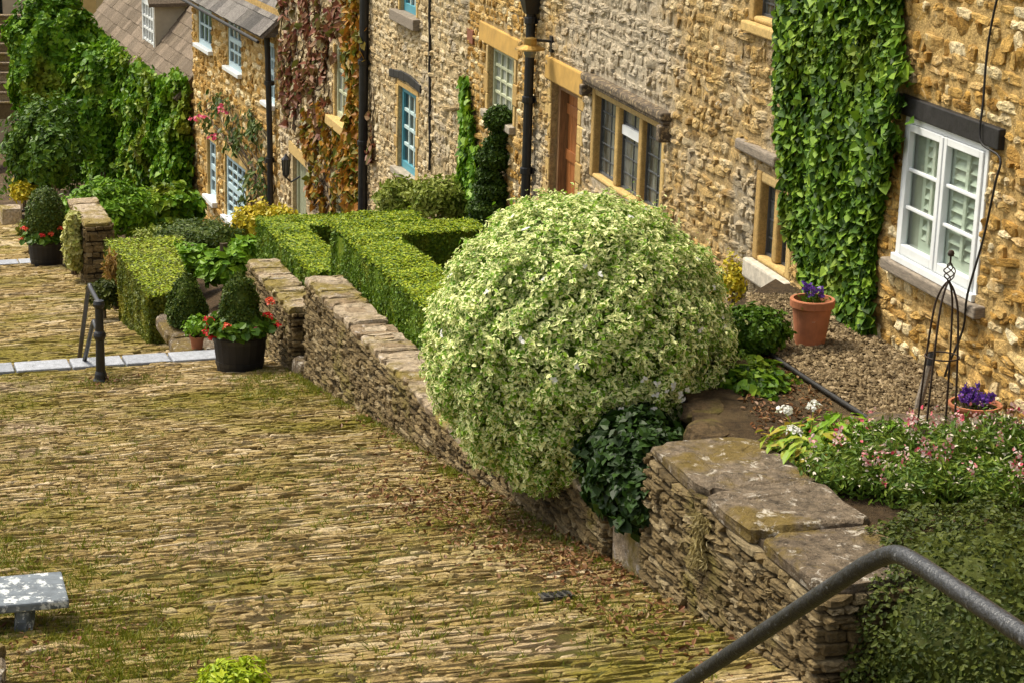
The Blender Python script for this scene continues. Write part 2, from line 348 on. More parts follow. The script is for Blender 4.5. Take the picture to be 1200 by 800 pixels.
# ------------------------------------------------------------------ leaves
def nrm(a): return a / (np.linalg.norm(a, axis=-1, keepdims=True) + 1e-9)
SHAPES = {
 'simple': [(0,0),(.5,.5),(1,0),(.5,-.5)],
 'oval': [(0,0),(.28,.44),(.68,.42),(1,0),(.68,-.42),(.28,-.44)],
 'ivy': [(0,0),(-.16,.36),(.16,.56),(.46,.40),(.92,0),(.46,-.40),(.16,-.56),(-.16,-.36)],
 'blade': [(0,.5),(1,0),(0,-.5)],
}
def leaves(mb, P, N, L, W, shape='oval', up=.3, jit=.5, tdir=None, tj=1.0, fold=.12, droop=.1, mi=0):
    P = np.asarray(P, float); n = len(P)
    if n == 0: return
    N = np.asarray(N, float)
    nn = nrm(N + jit * rng.normal(size=(n, 3)) + np.array([0, 0, up]))
    t = tj * rng.normal(size=(n, 3))
    if tdir is not None: t = t + np.asarray(tdir, float)
    t = nrm(t - nn * (t * nn).sum(1, keepdims=True))
    b = np.cross(nn, t)
    s = (.55 + .95 * rng.random((n, 1)) ** 1.4)
    out = np.array(SHAPES[shape]); k = len(out)
    x = out[:, 0][None, :, None]; y = out[:, 1][None, :, None]
    Lr = (L * s)[:, None, :]; Wr = (W * s)[:, None, :]
    V = P[:, None, :] + t[:, None, :] * (x * Lr) + b[:, None, :] * (y * Wr) + nn[:, None, :] * (fold * np.abs(y) * 2 * Wr - droop * x * x * Lr)
    if shape in ('simple', 'blade'):
        idx = (np.arange(n) * k)[:, None]
        if shape == 'blade': F = idx + np.array([[0, 1, 2]])
        else: F = np.concatenate([idx + np.array([[0, 1, 2]]), idx + np.array([[0, 2, 3]])])
        mb.add(V.reshape(-1, 3), F, mi)
    else:
        c = P + t * (.42 * L * s) - nn * (.05 * L * s)
        V = np.concatenate([V, c[:, None, :]], 1)
        idx = (np.arange(n) * (k + 1))[:, None]
        F = np.concatenate([idx + np.array([[i, (i + 1) % k, k]]) for i in range(k)])
        att = np.tile(np.array([1.0] * k + [0.0]), n)
        mb.add(V.reshape(-1, 3), F, mi, att)
def dirs(n, zmin=-1.0):
    z = zmin + (1 - zmin) * rng.random(n); a = rng.random(n) * 2 * PI; r = np.sqrt(np.maximum(0, 1 - z * z))
    return np.stack([r * np.cos(a), r * np.sin(a), z], 1)
def blob_pts(c, rad, n, lump=.08, lsc=2.5, depth=.22, zmin=-.7):
    c = np.asarray(c, float); rad = np.asarray(rad, float) * np.ones(3)
    D = dirs(n, zmin)
    R = 1 + lump * noise(D * lsc + c)
    R = R * (1 - depth * rng.random(n) ** 2)
    return c + D * rad * R[:, None], nrm(D / rad)
def core(mb, c, rad, zmin=-.7, lump=.08, lsc=2.5, scale=.8, n=20, mi=0):
    # twiggy inside of a bush
    c = np.asarray(c, float); rad = np.asarray(rad, float) * np.ones(3); V = []; F = []
    m = n // 2
    for i in range(m + 1):
        z = math.cos(PI * i / m); z = max(z, zmin)
        r = math.sqrt(max(0, 1 - z * z))
        for k in range(n):
            a = 2 * PI * k / n; V.append((r * math.cos(a), r * math.sin(a), z))
    D = np.array(V); R = scale * (1 + lump * noise(D * lsc + c))
    for i in range(m):
        for k in range(n): F.append((i*n+k, (i+1)*n+k, (i+1)*n+(k+1)%n, i*n+(k+1)%n))
    mb.add(c + D * rad * R[:, None], F, mi)
def bush(name, label, cat, c, rad, mat, n, L, W, shape='oval', lump=.1, lsc=2.5, depth=.25, zmin=-.75, up=.35, stem_to=None, group=None, tdir=None, jit=.5, corescale=.78, extra=None):
    c = np.asarray(c, float); rad = np.asarray(rad, float) * np.ones(3)
    base = np.array([c[0], c[1], stem_to if stem_to is not None else c[2] - rad[2] * .9])
    t = thing(name, label, cat, base, group)
    mb = MB(); core(mb, c, rad, zmin, lump, lsc, corescale)
    P, N = blob_pts(c, rad, n, lump, lsc, depth, zmin)
    leaves(mb, P, N, L, W, shape, up=up, jit=jit, tdir=tdir)
    mb.build('foliage', mat, t)
    sb = MB()
    for k in range(3):
        a = random.random() * 6.28
        tube(sb, [base + [.04*math.cos(a), .04*math.sin(a), 0], c + rad * np.array([.25*math.cos(a), .25*math.sin(a), -.2])], [.03, .012], 6)
    sb.build('stem', M['bark'], t)
    return t
def rect_leaves(mb, o, a, b, n_out, count, L, W, depth=.04, rough=.018, **k):
    # leaves over the parallelogram o + s*a + t*b
    s = rng.random((count, 1)); t = rng.random((count, 1))
    P = np.asarray(o) + s * np.asarray(a) + t * np.asarray(b)
    P = P + np.asarray(n_out) * (rough * noise(P, 2.5)[:, None] - depth * rng.random((count, 1)) ** 1.5)
    leaves(mb, P, np.tile(n_out, (count, 1)), L, W, **k)
def hedge_prism(mb, poly, z0, z1, dens, L, W, shape='simple', inset=.06, up=.15):
    # clipped hedge over a polygon (counter-clockwise), leaves on the sides and top and a solid inside
    poly = [np.array(p, float) for p in poly]; n = len(poly)
    cen = sum(poly) / n
    ins = [p + (cen - p) / np.linalg.norm(cen - p) * inset * 1.4 for p in poly]
    zt = z1 - inset
    V = [(p[0], p[1], z0) for p in ins] + [(p[0], p[1], zt) for p in ins]
    if n == 4:
        mb.add(V, [(i, (i+1)%n, n+(i+1)%n, n+i) for i in range(n)] + [tuple(range(n, 2*n))])
    for i in range(n):
        a, b = poly[i], poly[(i+1)%n]; e = b - a; ln = np.linalg.norm(e)
        nn = np.array([e[1], -e[0], 0]) / ln
        rect_leaves(mb, (a[0], a[1], z0), (e[0], e[1], 0), (0, 0, z1 - z0), nn, int(ln * (z1 - z0) * dens), L, W, shape=shape, up=up, jit=.42)
    p = poly
    area = abs(np.cross(p[2]-p[0], p[3]-p[1])) / 2; m = int(area * dens * 1.25)
    a, b = rng.random((m, 1)), rng.random((m, 1))
    xy = (p[0] * (1 - a) + p[1] * a) * (1 - b) + (p[3] * (1 - a) + p[2] * a) * b
    P = np.concatenate([xy, np.full((m, 1), z1)], 1); P[:, 2] += .013 * noise(P, 2.2) + .008 - .03 * rng.random(m) ** 1.5 + .05 * (rng.random(m) < .012) * rng.random(m)
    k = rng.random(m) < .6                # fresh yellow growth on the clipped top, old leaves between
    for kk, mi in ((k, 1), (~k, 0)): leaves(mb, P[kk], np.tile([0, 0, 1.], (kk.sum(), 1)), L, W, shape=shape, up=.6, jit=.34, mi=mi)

# ------------------------------------------------------------------ stones
def stones_mesh(mb, c0, e1, e2, nn, S, T, w, h, dep, n=10, power=.55, jit=.09, rot=.05, inner=.72, mi=0, tilt=.12, base=-.012):
    """Stones laid in the plane c0 + S*e1 + T*e2, bulging along nn."""
    m = len(S)
    if m == 0: return
    a = np.arange(n) * 2 * PI / n + PI / n
    ux = np.sign(np.cos(a)) * np.abs(np.cos(a)) ** power; uy = np.sign(np.sin(a)) * np.abs(np.sin(a)) ** power
    ux /= np.abs(ux).max(); uy /= np.abs(uy).max()
    jx = 1 + jit * rng.normal(size=(m, n)); jy = 1 + jit * rng.normal(size=(m, n))
    X = ux * jx * (w / 2)[:, None]; Y = uy * jy * (h / 2)[:, None]
    r = rot * rng.normal(size=m); cr, sr = np.cos(r)[:, None], np.sin(r)[:, None]
    X, Y = X * cr - Y * sr, X * sr + Y * cr
    tx, ty = tilt * rng.normal(size=(2, m, 1))
    md = np.minimum(w, h)[:, None]
    rings = []
    for sc, d in ((1.0, base), (.97, .45), (inner, 1.0), (.3 * inner, 1.08)):
        XX, YY = X * sc, Y * sc
        if sc == 1.0: D = np.full((m, n), d)
        else: D = d * dep[:, None] * (1 + .18 * rng.normal(size=(m, n))) + (tx * XX + ty * YY) * (d > .4)
        rings.append(np.stack([XX + S[:, None], YY + T[:, None], D], -1))
    V = np.concatenate(rings, 1)                       # m, 4n, 3
    Wd = np.asarray(c0) + V[..., 0:1] * np.asarray(e1) + V[..., 1:2] * np.asarray(e2) + V[..., 2:3] * np.asarray(nn)
    q = []
    for i in range(3):
        for k in range(n): q.append((i*n+k, i*n+(k+1)%n, (i+1)*n+(k+1)%n, (i+1)*n+k))
    q = np.array(q); off = (np.arange(m) * 4 * n)[:, None, None]
    mb.add(Wd.reshape(-1, 3), (off + q).reshape(-1, 4), mi)
    top = np.arange(3*n, 4*n)[None, :]
    base_i = mb.n - m * 4 * n
    F = (np.arange(m) * 4 * n)[:, None] + top + base_i
    mb.f.append(F); mb.mi.append(np.full(m, mi))
def lay(s0, s1, z0, z1, hr, wr, holes=(), gap=.012, big=.12, ftop=None, fbot=None):
    S = []; T = []; Wd = []; H = []
    z = z0
    while z < z1:
        h = random.uniform(*hr) * (1.45 if random.random() < .12 else 1); s = s0 - random.random() * wr[0]; ph = random.random() * 6
        while s < s1:
            w = random.uniform(*wr) * (.6 + .8 * random.random()) * (1.5 if random.random() < .08 else 1)
            a0, a1 = max(s, s0), min(s + w, s1); hh = h
            b0 = z + .25 * h * math.sin(s * 1.7 + ph); b1 = b0 + hh * (1.25 if random.random() < big else 1)
            s += w
            b0, b1 = max(b0, z0), min(b1, z1)
            ok = a1 - a0 > .03
            if ftop is not None and b1 > ftop(.5 * (a0 + a1)): b1 = ftop(.5 * (a0 + a1))
            if fbot is not None and b1 < fbot(.5 * (a0 + a1)): ok = False
            for (h0, h1, k0, k1) in holes:
                if a0 < h1 and a1 > h0 and b0 < k1 and b1 > k0:
                    cuts = [(h0 - a0, 'r'), (a1 - h1, 'l'), (k0 - b0, 't'), (b1 - k1, 'b')]
                    best = max(cuts, key=lambda c: c[0] / ((a1 - a0) if c[1] in 'rl' else (b1 - b0)))
                    if best[0] < .03: ok = False; break
                    if best[1] == 'r': a1 = h0
                    elif best[1] == 'l': a0 = h1
                    elif best[1] == 't': b1 = k0
                    else: b0 = k1
            if not ok or b1 - b0 < .025 or a1 - a0 < .03: continue
            S.append((a0 + a1) / 2); T.append((b0 + b1) / 2); Wd.append(a1 - a0 - gap); H.append(b1 - b0 - gap)
        z += h
    return [np.array(x) for x in (S, T, Wd, H)]

class Facade:
    def __init__(s, x0, y0, m):
        k = math.hypot(1, m); s.o = np.array([x0, y0, 0.]); s.e = np.array([m / k, 1 / k, 0]); s.n = np.array([-1 / k, m / k, 0])
        s.m = m; s.x0 = x0; s.y0 = y0
    def W(s, a, d, z): return s.o + s.e * a + s.n * d + np.array([0, 0, z])
    def sz(s, u, v):
        r = ray(u, v); t = (s.x0 - s.m * s.y0) / (r[0] - s.m * r[1]); p = r * t
        return float((p - s.o) @ s.e), float(p[2])
    def rect(s, u0, u1, vt, vb):
        """u0 = picture-left edge, u1 = right edge, vt / vb at the centre column -> s0, s1, z0, z1"""
        um = (u0 + u1) / 2; vm = (vt + vb) / 2
        return s.sz(u1, vm)[0], s.sz(u0, vm)[0], s.sz(um, vb)[1], s.sz(um, vt)[1]
    def box(s, mb, s0, s1, d0, d1, z0, z1, mi=0):
        P = [s.W(a, d, z) for z in (z0, z1) for (a, d) in ((s0, d0), (s0, d1), (s1, d1), (s1, d0))]
        mb.hexa(P, mi)

def wall_slab(mb, F, s0, s1, z0, z1, holes, thick=.45, rec=.16, mi=0):
    ss = sorted({s0, s1, *[h[0] for h in holes], *[h[1] for h in holes]}); zz = sorted({z0, z1, *[h[2] for h in holes], *[h[3] for h in holes]})
    for i in range(len(ss) - 1):
        for j in range(len(zz) - 1):
            cs, cz = (ss[i] + ss[i+1]) / 2, (zz[j] + zz[j+1]) / 2
            if any(h[0] < cs < h[1] and h[2] < cz < h[3] for h in holes): continue
            mb.add([F.W(ss[i], 0, zz[j]), F.W(ss[i+1], 0, zz[j]), F.W(ss[i+1], 0, zz[j+1]), F.W(ss[i], 0, zz[j+1])], [(3, 2, 1, 0)], mi)
    for h in holes:
        a, b, c, d = h
        for q in (((a, c), (a, d)), ((b, d), (b, c)), ((a, d), (b, d)), ((b, c), (a, c))):
            mb.add([F.W(q[0][0], 0, q[0][1]), F.W(q[1][0], 0, q[1][1]), F.W(q[1][0], -rec - .12, q[1][1]), F.W(q[0][0], -rec - .12, q[0][1])], [(0, 1, 2, 3)], mi)
    # ends, top and the body of the house behind
    F.box(mb, s0, s0 + .02, -5.0, -.003, z0, z1, mi); F.box(mb, s1 - .02, s1, -5.0, -.003, z0, z1, mi)
    F.box(mb, s0, s1, -5.0, -4.9, z0, z1, mi)

def jamb_blocks(mb, F, s, side, z0, z1, d=.022, wmin=.10, wmax=.2, mi=0):
    z = z0; k = random.random() < .5
    out = []
    while z < z1 - .02:
        h = min(random.uniform(.16, .3), z1 - z)
        if z1 - z - h < .08: h = z1 - z
        w = (wmax if k else wmin) * random.uniform(.9, 1.1); k = not k
        a, b = (s - w, s) if side < 0 else (s, s + w)
        F.box(mb, a + .003, b - .003, -.05, d + random.uniform(-.006, .006), z + .004, z + h - .004, mi)
        z += h
def bars(mb, F, s0, s1, z0, z1, d, nx, ny, fw=.05, bw=.022, th=.05, mid=None, mi=0, bmi=None):
    """window joinery: outer frame, glazing bars, optional thick middle rail; d = front of the frame"""
    bmi = mi if bmi is None else bmi
    F.box(mb, s0, s0 + fw, d - th, d, z0, z1, mi); F.box(mb, s1 - fw, s1, d - th, d, z0, z1, mi)
    F.box(mb, s0 + fw, s1 - fw, d - th, d - .001, z0, z0 + fw * 1.3, mi); F.box(mb, s0 + fw, s1 - fw, d - th, d - .001, z1 - fw, z1, mi)
    a0, a1, c0, c1 = s0 + fw, s1 - fw, z0 + fw * 1.3, z1 - fw
    for i in range(1, nx):
        x = a0 + (a1 - a0) * i / nx
        F.box(mb, x - bw / 2, x + bw / 2, d - th + .008, d - .012, c0, c1, bmi)
    for j in range(1, ny):
        z = c0 + (c1 - c0) * j / ny; k = bw * (2.2 if mid == j else 1)
        F.box(mb, a0, a1, d - th + .01, d - (.006 if mid == j else .015), z - k / 2, z + k / 2, bmi)
    return a0, a1, c0, c1
def window(house, F, r, mat, nx, ny, rec=.14, fw=.05, bw=.022, mid=None, glass='glass', sill=None, lintel=None, jambs='dressed', name='window', label=None, barmat=None):
    """r = s0, s1, z0, z1. sill / lintel = (material, height, out, overhang)"""
    s0, s1, z0, z1 = r
    mb = MB(); bars(mb, F, s0, s1, z0, z1, -rec + .05, nx, ny, fw, bw, mid=mid, bmi=1 if barmat else 0)
    w = mb.build(name, [M[mat]] + ([M[barmat]] if barmat else []), house, bevel=.004)
    if label: w['label'] = label
    g = MB(); F.box(g, s0 + .01, s1 - .01, -rec - .02, -rec + .012, z0 + .01, z1 - .01)
    g.build('pane', M[glass], w)
    if sill:
        m, h, o, ov = sill; g = MB()
        F.box(g, s0 - ov, s1 + ov, -rec - .05, o, z0 - h, z0 + .002); g.build('sill', M[m], w, bevel=.012)
    if lintel:
        m, h, o, ov = lintel; g = MB()
        F.box(g, s0 - ov, s1 + ov, -rec, o, z1 - .002, z1 + h); g.build('lintel', M[m], w, bevel=.012)
    if jambs:
        for sj, sd_ in ((s0, -1), (s1, 1)):
            g = MB(); jamb_blocks(g, F, sj, sd_, z0, z1); g.build('jamb', M[jambs], w, bevel=.01)
    return w
def grow(r, ds, zb, zt): return (r[0] - ds, r[1] + ds, r[2] - zb, r[3] + zt)
def roof_slab(house, F, s0, s1, z_eave, rise=3.2, over=.28, mat='slate', rows=14, tw=(.22, .45), name='roof', end0=.1, end1=.1):
    """pitched roof of separate slates over the front half of the house, plain slope at the back"""
    mb = MB(); depth = 2.5
    F.box(mb, s0 - .0, s1 + .0, -5.0, -4.95, z_eave, z_eave + .1)
    sl = np.array([-F.n[0] * (depth + over), -F.n[1] * (depth + over), rise]); L = np.linalg.norm(sl); t = sl / L
    o = F.W(0, over, z_eave); e = F.e; nn = np.cross(e, t); nn = nn if nn[2] > 0 else -nn
    a, b = s0 - end0, s1 + end1
    P = lambda s, q, h: o + e * s + t * q + nn * h
    mb.hexa([P(a, 0, -.06), P(a, L, -.06), P(b, L, -.06), P(b, 0, -.06), P(a, 0, 0), P(a, L, 0), P(b, L, 0), P(b, 0, 0)])
    # back slope
    ridge0, ridge1 = P(a, L, 0), P(b, L, 0); bo0 = F.W(a, -5.2, z_eave - .02); bo1 = F.W(b, -5.2, z_eave - .02)
    mb.add([ridge0, ridge1, bo1, bo0], [(0, 1, 2, 3)])
    mb.add([P(a + .1, .05, -.08), P(a + .1, L, -.08), bo0 + e * .1], [(0, 1, 2)]); mb.add([P(b - .1, .05, -.08), P(b - .1, L, -.08), bo1 - e * .1], [(0, 1, 2)])
    for k in range(rows):
        q0 = L * k / rows; q1 = L * (k + 1.35) / rows; s = a - random.random() * tw[0]
        while s < b:
            w = random.uniform(*tw); x0, x1 = max(s, a) + .004, min(s + w, b) - .004; s += w
            if x1 - x0 < .04: continue
            j = random.uniform(0, .012); h0 = .035 + j
            mb.hexa([P(x0, q0 - j * 2, h0 - .02), P(x0, min(q1, L), .002), P(x1, min(q1, L), .002), P(x1, q0 - j * 2, h0 - .02),
                     P(x0, q0 - j * 2, h0), P(x0, min(q1, L), .018), P(x1, min(q1, L), .018), P(x1, q0 - j * 2, h0 + random.uniform(-.004, .008))])
    return mb.build(name, M[mat], house)

# ------------------------------------------------------------------ world, light, camera
w = bpy.data.worlds.new('World'); scene.world = w; w.use_nodes = True
nt = w.node_tree; bg = nt.nodes['Background']
sky = nt.nodes.new('ShaderNodeTexSky'); sky.sky_type = 'NISHITA'; sky.sun_disc = False
SUN_EL, SUN_AZ = math.radians(58), math.radians(306)      # azimuth clockwise from +Y: high on the left
sky.sun_elevation = SUN_EL; sky.sun_rotation = SUN_AZ; sky.air_density = 1.0; sky.dust_density = 4.0; sky.ozone_density = 1.0
hs = nt.nodes.new('ShaderNodeHueSaturation'); hs.inputs['Saturation'].default_value = .25      # overcast: a greyer sky
nt.links.new(sky.outputs[0], hs.inputs['Color']); nt.links.new(hs.outputs[0], bg.inputs[0]); bg.inputs[1].default_value = .072
sl = bpy.data.lights.new('sun', 'SUN'); sl.energy = 1.5; sl.angle = math.radians(18); sl.color = (1, .90, .70)
so = bpy.data.objects.new('sun', sl); COL.objects.link(so)
sd = Vector((math.sin(SUN_AZ) * math.cos(SUN_EL), math.cos(SUN_AZ) * math.cos(SUN_EL), math.sin(SUN_EL)))
so.rotation_euler = sd.to_track_quat('Z', 'Y').to_euler(); so.location = (-8, -8, 12)
cam = bpy.data.cameras.new('camera'); co = bpy.data.objects.new('camera', cam); COL.objects.link(co)
cam.sensor_width = 36; cam.lens = 72; cam.shift_x = 250 / 1200; cam.clip_end = 1000
co.rotation_euler = (PI / 2 - PITCH, 0, 0); scene.camera = co
scene.view_settings.view_transform = 'Standard'; scene.view_settings.look = 'None'
scene.view_settings.exposure = 1.55; scene.view_settings.gamma = 1
scene.cycles.use_denoising = True
scene.cycles.max_bounces = 6; scene.cycles.diffuse_bounces = 3; scene.cycles.transparent_max_bounces = 8

# ------------------------------------------------------------------ street frame: q down the street, r across it
EQ = np.array([-.2265, .974, 0.]); ER = np.array([.974, .2265, 0.])
def zs(q):
    if q < 3.9: return -1.7 - .18 * q
    if q < 6.2: return -2.402 - (q - 3.9) * (4.107 - 2.402) / 2.3
    z = -3.183 - .149 * q
    if q > 21.98: z -= .2
    if q > 37.3: z -= .2
    if q > 85: z = -3.583 - .149 * 85
    return z
def SP(r, q, dz=0): p = ER * r + EQ * q; return np.array([p[0], p[1], zs(q) + dz])
def rq(p): return float(p[0] * ER[0] + p[1] * ER[1]), float(p[0] * EQ[0] + p[1] * EQ[1])
WR = 4.663                                                # r of the retaining-wall face
def structure(o): o['kind'] = 'structure'; return o
def grid(mb, rows):
    n = len(rows[0]); V = [p for r in rows for p in r]
    mb.add(V, [(i*n+k, i*n+k+1, (i+1)*n+k+1, (i+1)*n+k) for i in range(len(rows)-1) for k in range(n-1)])
# bed of the street
mb = MB()
qs = [-6, 0, 3.9, 4.2, 4.9, 5.6, 6.2] + list(np.arange(7, 21.9, .25)) + [21.97, 21.99] + list(np.arange(22.3, 37.2, .4)) + [37.29, 37.31] + list(np.arange(38, 86, 2))
def street_row(q):
    return [SP(r, q, .018 * noise(np.array([[r * 2, q * 2, 0]]))[0]) for r in np.linspace(-3.0, 4.72 if q < 31 else (4.3 if q < 40 else 5.5), 26)]
grid(mb, [street_row(q) for q in qs])
structure(mb.build('street', M['pave_earth'], smooth=True))
def paving(q0, q1, r0, r1, hr, wr, dep):
    mb = MB()
    S, T, Wd, H = lay(r0, r1, 0, q1 - q0, hr, wr, gap=.009, big=.15)
    T = T + .10 * np.sin(S * 1.1 + T * .35) + .04 * np.sin(S * 3.1 - T)
    keep = (T > .02) & (T < q1 - q0 - .02) & (rng.random(len(S)) > .07); S, T, Wd, H = S[keep], T[keep], Wd[keep], H[keep]
    slope = np.array([*EQ[:2], -.149]); o = SP(0, q0 + .01); up = np.cross(ER, slope); up /= np.linalg.norm(up)
    d = dep * (.6 + .6 * rng.random(len(S))) + .010 * noise(np.stack([S * 2, T * 2 + 2 * q0, 0 * S], 1))
    stones_mesh(mb, o, ER, slope, up, S, T, Wd, H, np.maximum(d, .004), n=8, power=.36, jit=.055, rot=.028, inner=.84, tilt=.05)
    return mb
structure(paving(8.4, 21.5, -1.4, 4.66, (.024, .055), (.10, .30), .014).build('paving', M['pave'], smooth=False))
structure(paving(22.0, 37.2, -1.0, 4.0, (.045, .09), (.16, .42), .016).build('paving', M['pave'], smooth=False))
structure(paving(37.9, 60, -1.0, 4.5, (.12, .22), (.25, .6), .022).build('paving', M['pave'], smooth=False))
# rows of blue flagstones that edge the two drops in the street
def flag_row(q, r0, r1, depth):
    mb = MB(); r = r0
    while r < r1:
        wd = min(random.uniform(.45, .62), r1 - r); t = random.uniform(-.006, .006)
        P = []
        for z in (-.22, .028):
            for (a, b) in ((r + .012, q), (r + wd - .012, q + t), (r + wd - .012, q + depth + t), (r + .012, q + depth)):
                p = SP(a, min(b, q), 0); P.append(np.array([*(ER * a + EQ * b)[:2], p[2] + z - .04 * (b - q)]))
        mb.hexa(P); r += wd
    return structure(mb.build('kerb', M['flag'], bevel=.015))
flag_row(21.55, .2, 4.70, .40); flag_row(36.85, -.6, 3.9, .42)

# land to the left of the street, valley and far slope
mb = MB()
rows = []
for q in [-20, 0, 5, 8, 12, 16, 20, 24, 30, 36, 45, 60, 84]:
    rows.append([SP(r, q, -.05 if r > -2.5 else -.05 + .05 * (-2.5 - r)) for r in (-60, -30, -12, -6, -2.9)])
grid(mb, rows)
grid(mb, [[np.array([x, y, z]) for x in (-160, -60, -20, 0, 30, 90)] for y, z in ((80, -16.2), (110, -16.2), (170, -12), (300, 10), (420, 40))])
structure(mb.build('land', M['land'], smooth=True))
# garden ground between the walls and the houses
GZ = [(5, -4.65), (9.5, -4.65), (9.55, -3.99), (11.7, -3.99), (11.75, -5.25), (21.3, -5.3), (21.8, -5.9), (26, -5.95), (28, -6.5), (33, -7.6), (39, -9.2), (44, -10.2), (48, -11.0), (60, -12.2), (90, -16)]
def gz(y): return float(np.interp(y, [a for a, b in GZ], [b for a, b in GZ]))
mb = MB(); rows = []
for y in sorted(set([5, 11.69, 11.76, 21.3, 21.8, 22.46, 22.5] + list(np.arange(6, 90, .7)))):
    row = []
    q0 = None
    for i in range(22):
        f = i / 21
        r_in = 4.95 if y < 22.48 else 3.7
        x_in = (r_in - .2265 * y) / .974
        x_out = 5.2 - .1515 * (y - 10) if y < 27 else 2.9 - .19 * (y - 27)
        x = x_in + (x_out - x_in) * f if x_out > x_in else x_in + f
        r, q = rq((x, y)); g = gz(y)
        if y >= 22.48:
            k = min(1, max(0, (r - 4.55) / .5)) if y < 24.4 else min(1, max(0, (r - 4.5) / 2.6)); z = (zs(q) - .05) * (1 - k) + g * k
        else: z = g
        row.append(np.array([x, y, z + .02 * noise(np.array([[x * 3, y * 3, 0.]]))[0]]))
    rows.append(row)
grid(mb, rows)
structure(mb.build('garden_ground', M['soil'], smooth=True))
# raised front terrace of the nearest house
TZ = -3.985
mb = MB()
poly = [(2.45, 11.55), (2.55, 13.0), (2.95, 14.3), (3.35, 15.2), (3.85, 16.0), (4.6, 16.0), (5.3, 9.1), (2.85, 9.65)]
V = [(x, y, TZ) for x, y in poly] + [(x, y, TZ - 1.5) for x, y in poly]; n = len(poly)
for i in range(n): mb.add([V[i], V[(i+1)%n], V[n+(i+1)%n], V[n+i]], [(0, 1, 2, 3)])
mb.add([*V[:n], (3.9, 12.5, TZ)], [(i, n, (i+1)%n) for i in range(n)])
structure(mb.build('terrace', M['soil']))

# ------------------------------------------------------------------ dry-stone walls along the street
def wall_face(mb, o, e, length, ztop, zbot, nn, hr=(.022, .052), wr=(.07, .22), dep=.03, mi=0):
    """zbot is a function of the distance along e"""
    zb = min(zbot(0), zbot(length))
    S, T, Wd, H = lay(0, length, 0, ztop - zb, hr, wr, gap=.007, fbot=lambda s: zbot(s) - zb)
    d = dep * (.5 + .55 * rng.random(len(S)) + .25 * (rng.random(len(S)) < .12))
    stones_mesh(mb, np.array([o[0], o[1], zb]), e, np.array([0, 0, 1.]), nn, S, T, Wd, H, d, n=10, power=.30, jit=.05, rot=.035, inner=.88, tilt=.09, mi=mi, base=-.03)
def slab_row(mb, o, e, across, length, width, z, lr=(.35, .7), th=(.045, .08), lip=.03, rows=1, n=18):
    s = 0
    while s < length - .02:
        l = min(random.uniform(*lr), length - s)
        if length - s - l < .15: l = length - s
        for k in range(rows):
            w0, w1 = -lip + (width + 2 * lip) * k / rows, -lip + (width + 2 * lip) * (k + 1) / rows
            a = np.arange(n) * 2 * PI / n + PI / n; pw = .3
            ux = np.sign(np.cos(a)) * np.abs(np.cos(a)) ** pw; uy = np.sign(np.sin(a)) * np.abs(np.sin(a)) ** pw
            ux *= (l / 2 - .006) * (1 + .045 * rng.normal(size=n)) / np.abs(ux).max(); uy *= ((w1 - w0) / 2 - .005) * (1 + .06 * rng.normal(size=n)) / np.abs(uy).max()
            t = random.uniform(*th); tx, ty = rng.normal(size=2) * .018
            c = np.asarray(o) + e * (s + l / 2) + across * ((w0 + w1) / 2)
            rings = []
            for sc, h in ((.96, -.03), (1, .2 * t), (.985, .8 * t), (.9, t), (.5, t * 1.02)):
                js = 1 + .02 * rng.normal(size=n)
                rings.append(np.stack([c[0] + e[0]*ux*sc + across[0]*uy*sc*js, c[1] + e[1]*ux*sc + across[1]*uy*sc*js,
                                       np.full(n, z + h) + (tx * ux + ty * uy) * sc + .006 * rng.normal(size=n) * (h > 0)], 1))
            V = np.concatenate(rings); F = [(i*n+j, i*n+(j+1)%n, (i+1)*n+(j+1)%n, (i+1)*n+j) for i in range(4) for j in range(n)]
            mb.add(V, F); mb.add(rings[-1], [tuple(range(n))])
        s += l
def stone_wall(label, q0, q1, r_face, width, ztop, th=.06, capmat='cap', lr=(.35, .7), hr=(.022, .052), wr=(.07, .22), ends=(True, True), rows=1, below=.25, dep=.03, cat='wall'):
    base = SP(r_face + width / 2, (q0 + q1) / 2)
    t = thing('garden_wall', label, cat, base)
    mb = MB(); e, ac = EQ, ER
    o = ER * r_face + EQ * q0
    L = q1 - q0
    zb = lambda s: zs(q0 + s) - below
    zc = ztop - th
    # earth core
    P = []
    for z in (0, 1):
        for (a, b) in ((.03, .03), (L - .03, .03), (L - .03, width - .03), (.03, width - .03)):
            p = o + e * a + ac * b; P.append((p[0], p[1], zc - .005 if z else min(zb(0), zb(L))))
    mb.hexa([P[i] for i in (0, 3, 2, 1, 4, 7, 6, 5)], 1)
    wall_face(mb, o, e, L, zc, zb, -ac, hr, wr, dep)
    if ends[0]: wall_face(mb, o, ac, width, zc, lambda s: zb(0), -e, hr, wr, dep)
    if ends[1]: wall_face(mb, o + e * L, ac, width, zc, lambda s: zb(L), e, hr, wr, dep)
    wall_face(mb, o + ac * width, e, L, zc, lambda s: min(zb(s), ztop - .3), ac, (.06, .11), (.2, .4), dep)
    mb.build('stonework', [M['dry'], M['dry_core']], t)
    mb = MB(); slab_row(mb, o, e, ac, L, width, zc, lr, (th * .7, th * 1.3), rows=rows)
    mb.build('coping', M[capmat], t)
    return t
stone_wall('tall end of dry stone wall with broad lichen-spotted coping slabs beside flower bed', 8.57, 10.84, WR, .66, -3.90, th=.055, lr=(.42, .8), wr=(.07, .22))
stone_wall('long low dry stone wall running from the geranium barrel towards the round shrub', 13.92, 19.72, WR, .36, -5.04, th=.04, capmat='cap_pale', lr=(.2, .42))
stone_wall('higher stub of mossy dry stone wall half hidden under the round shrub', 11.42, 13.9, WR + .004, .34, -4.52, th=.04, capmat='cap_pale', lr=(.2, .42))
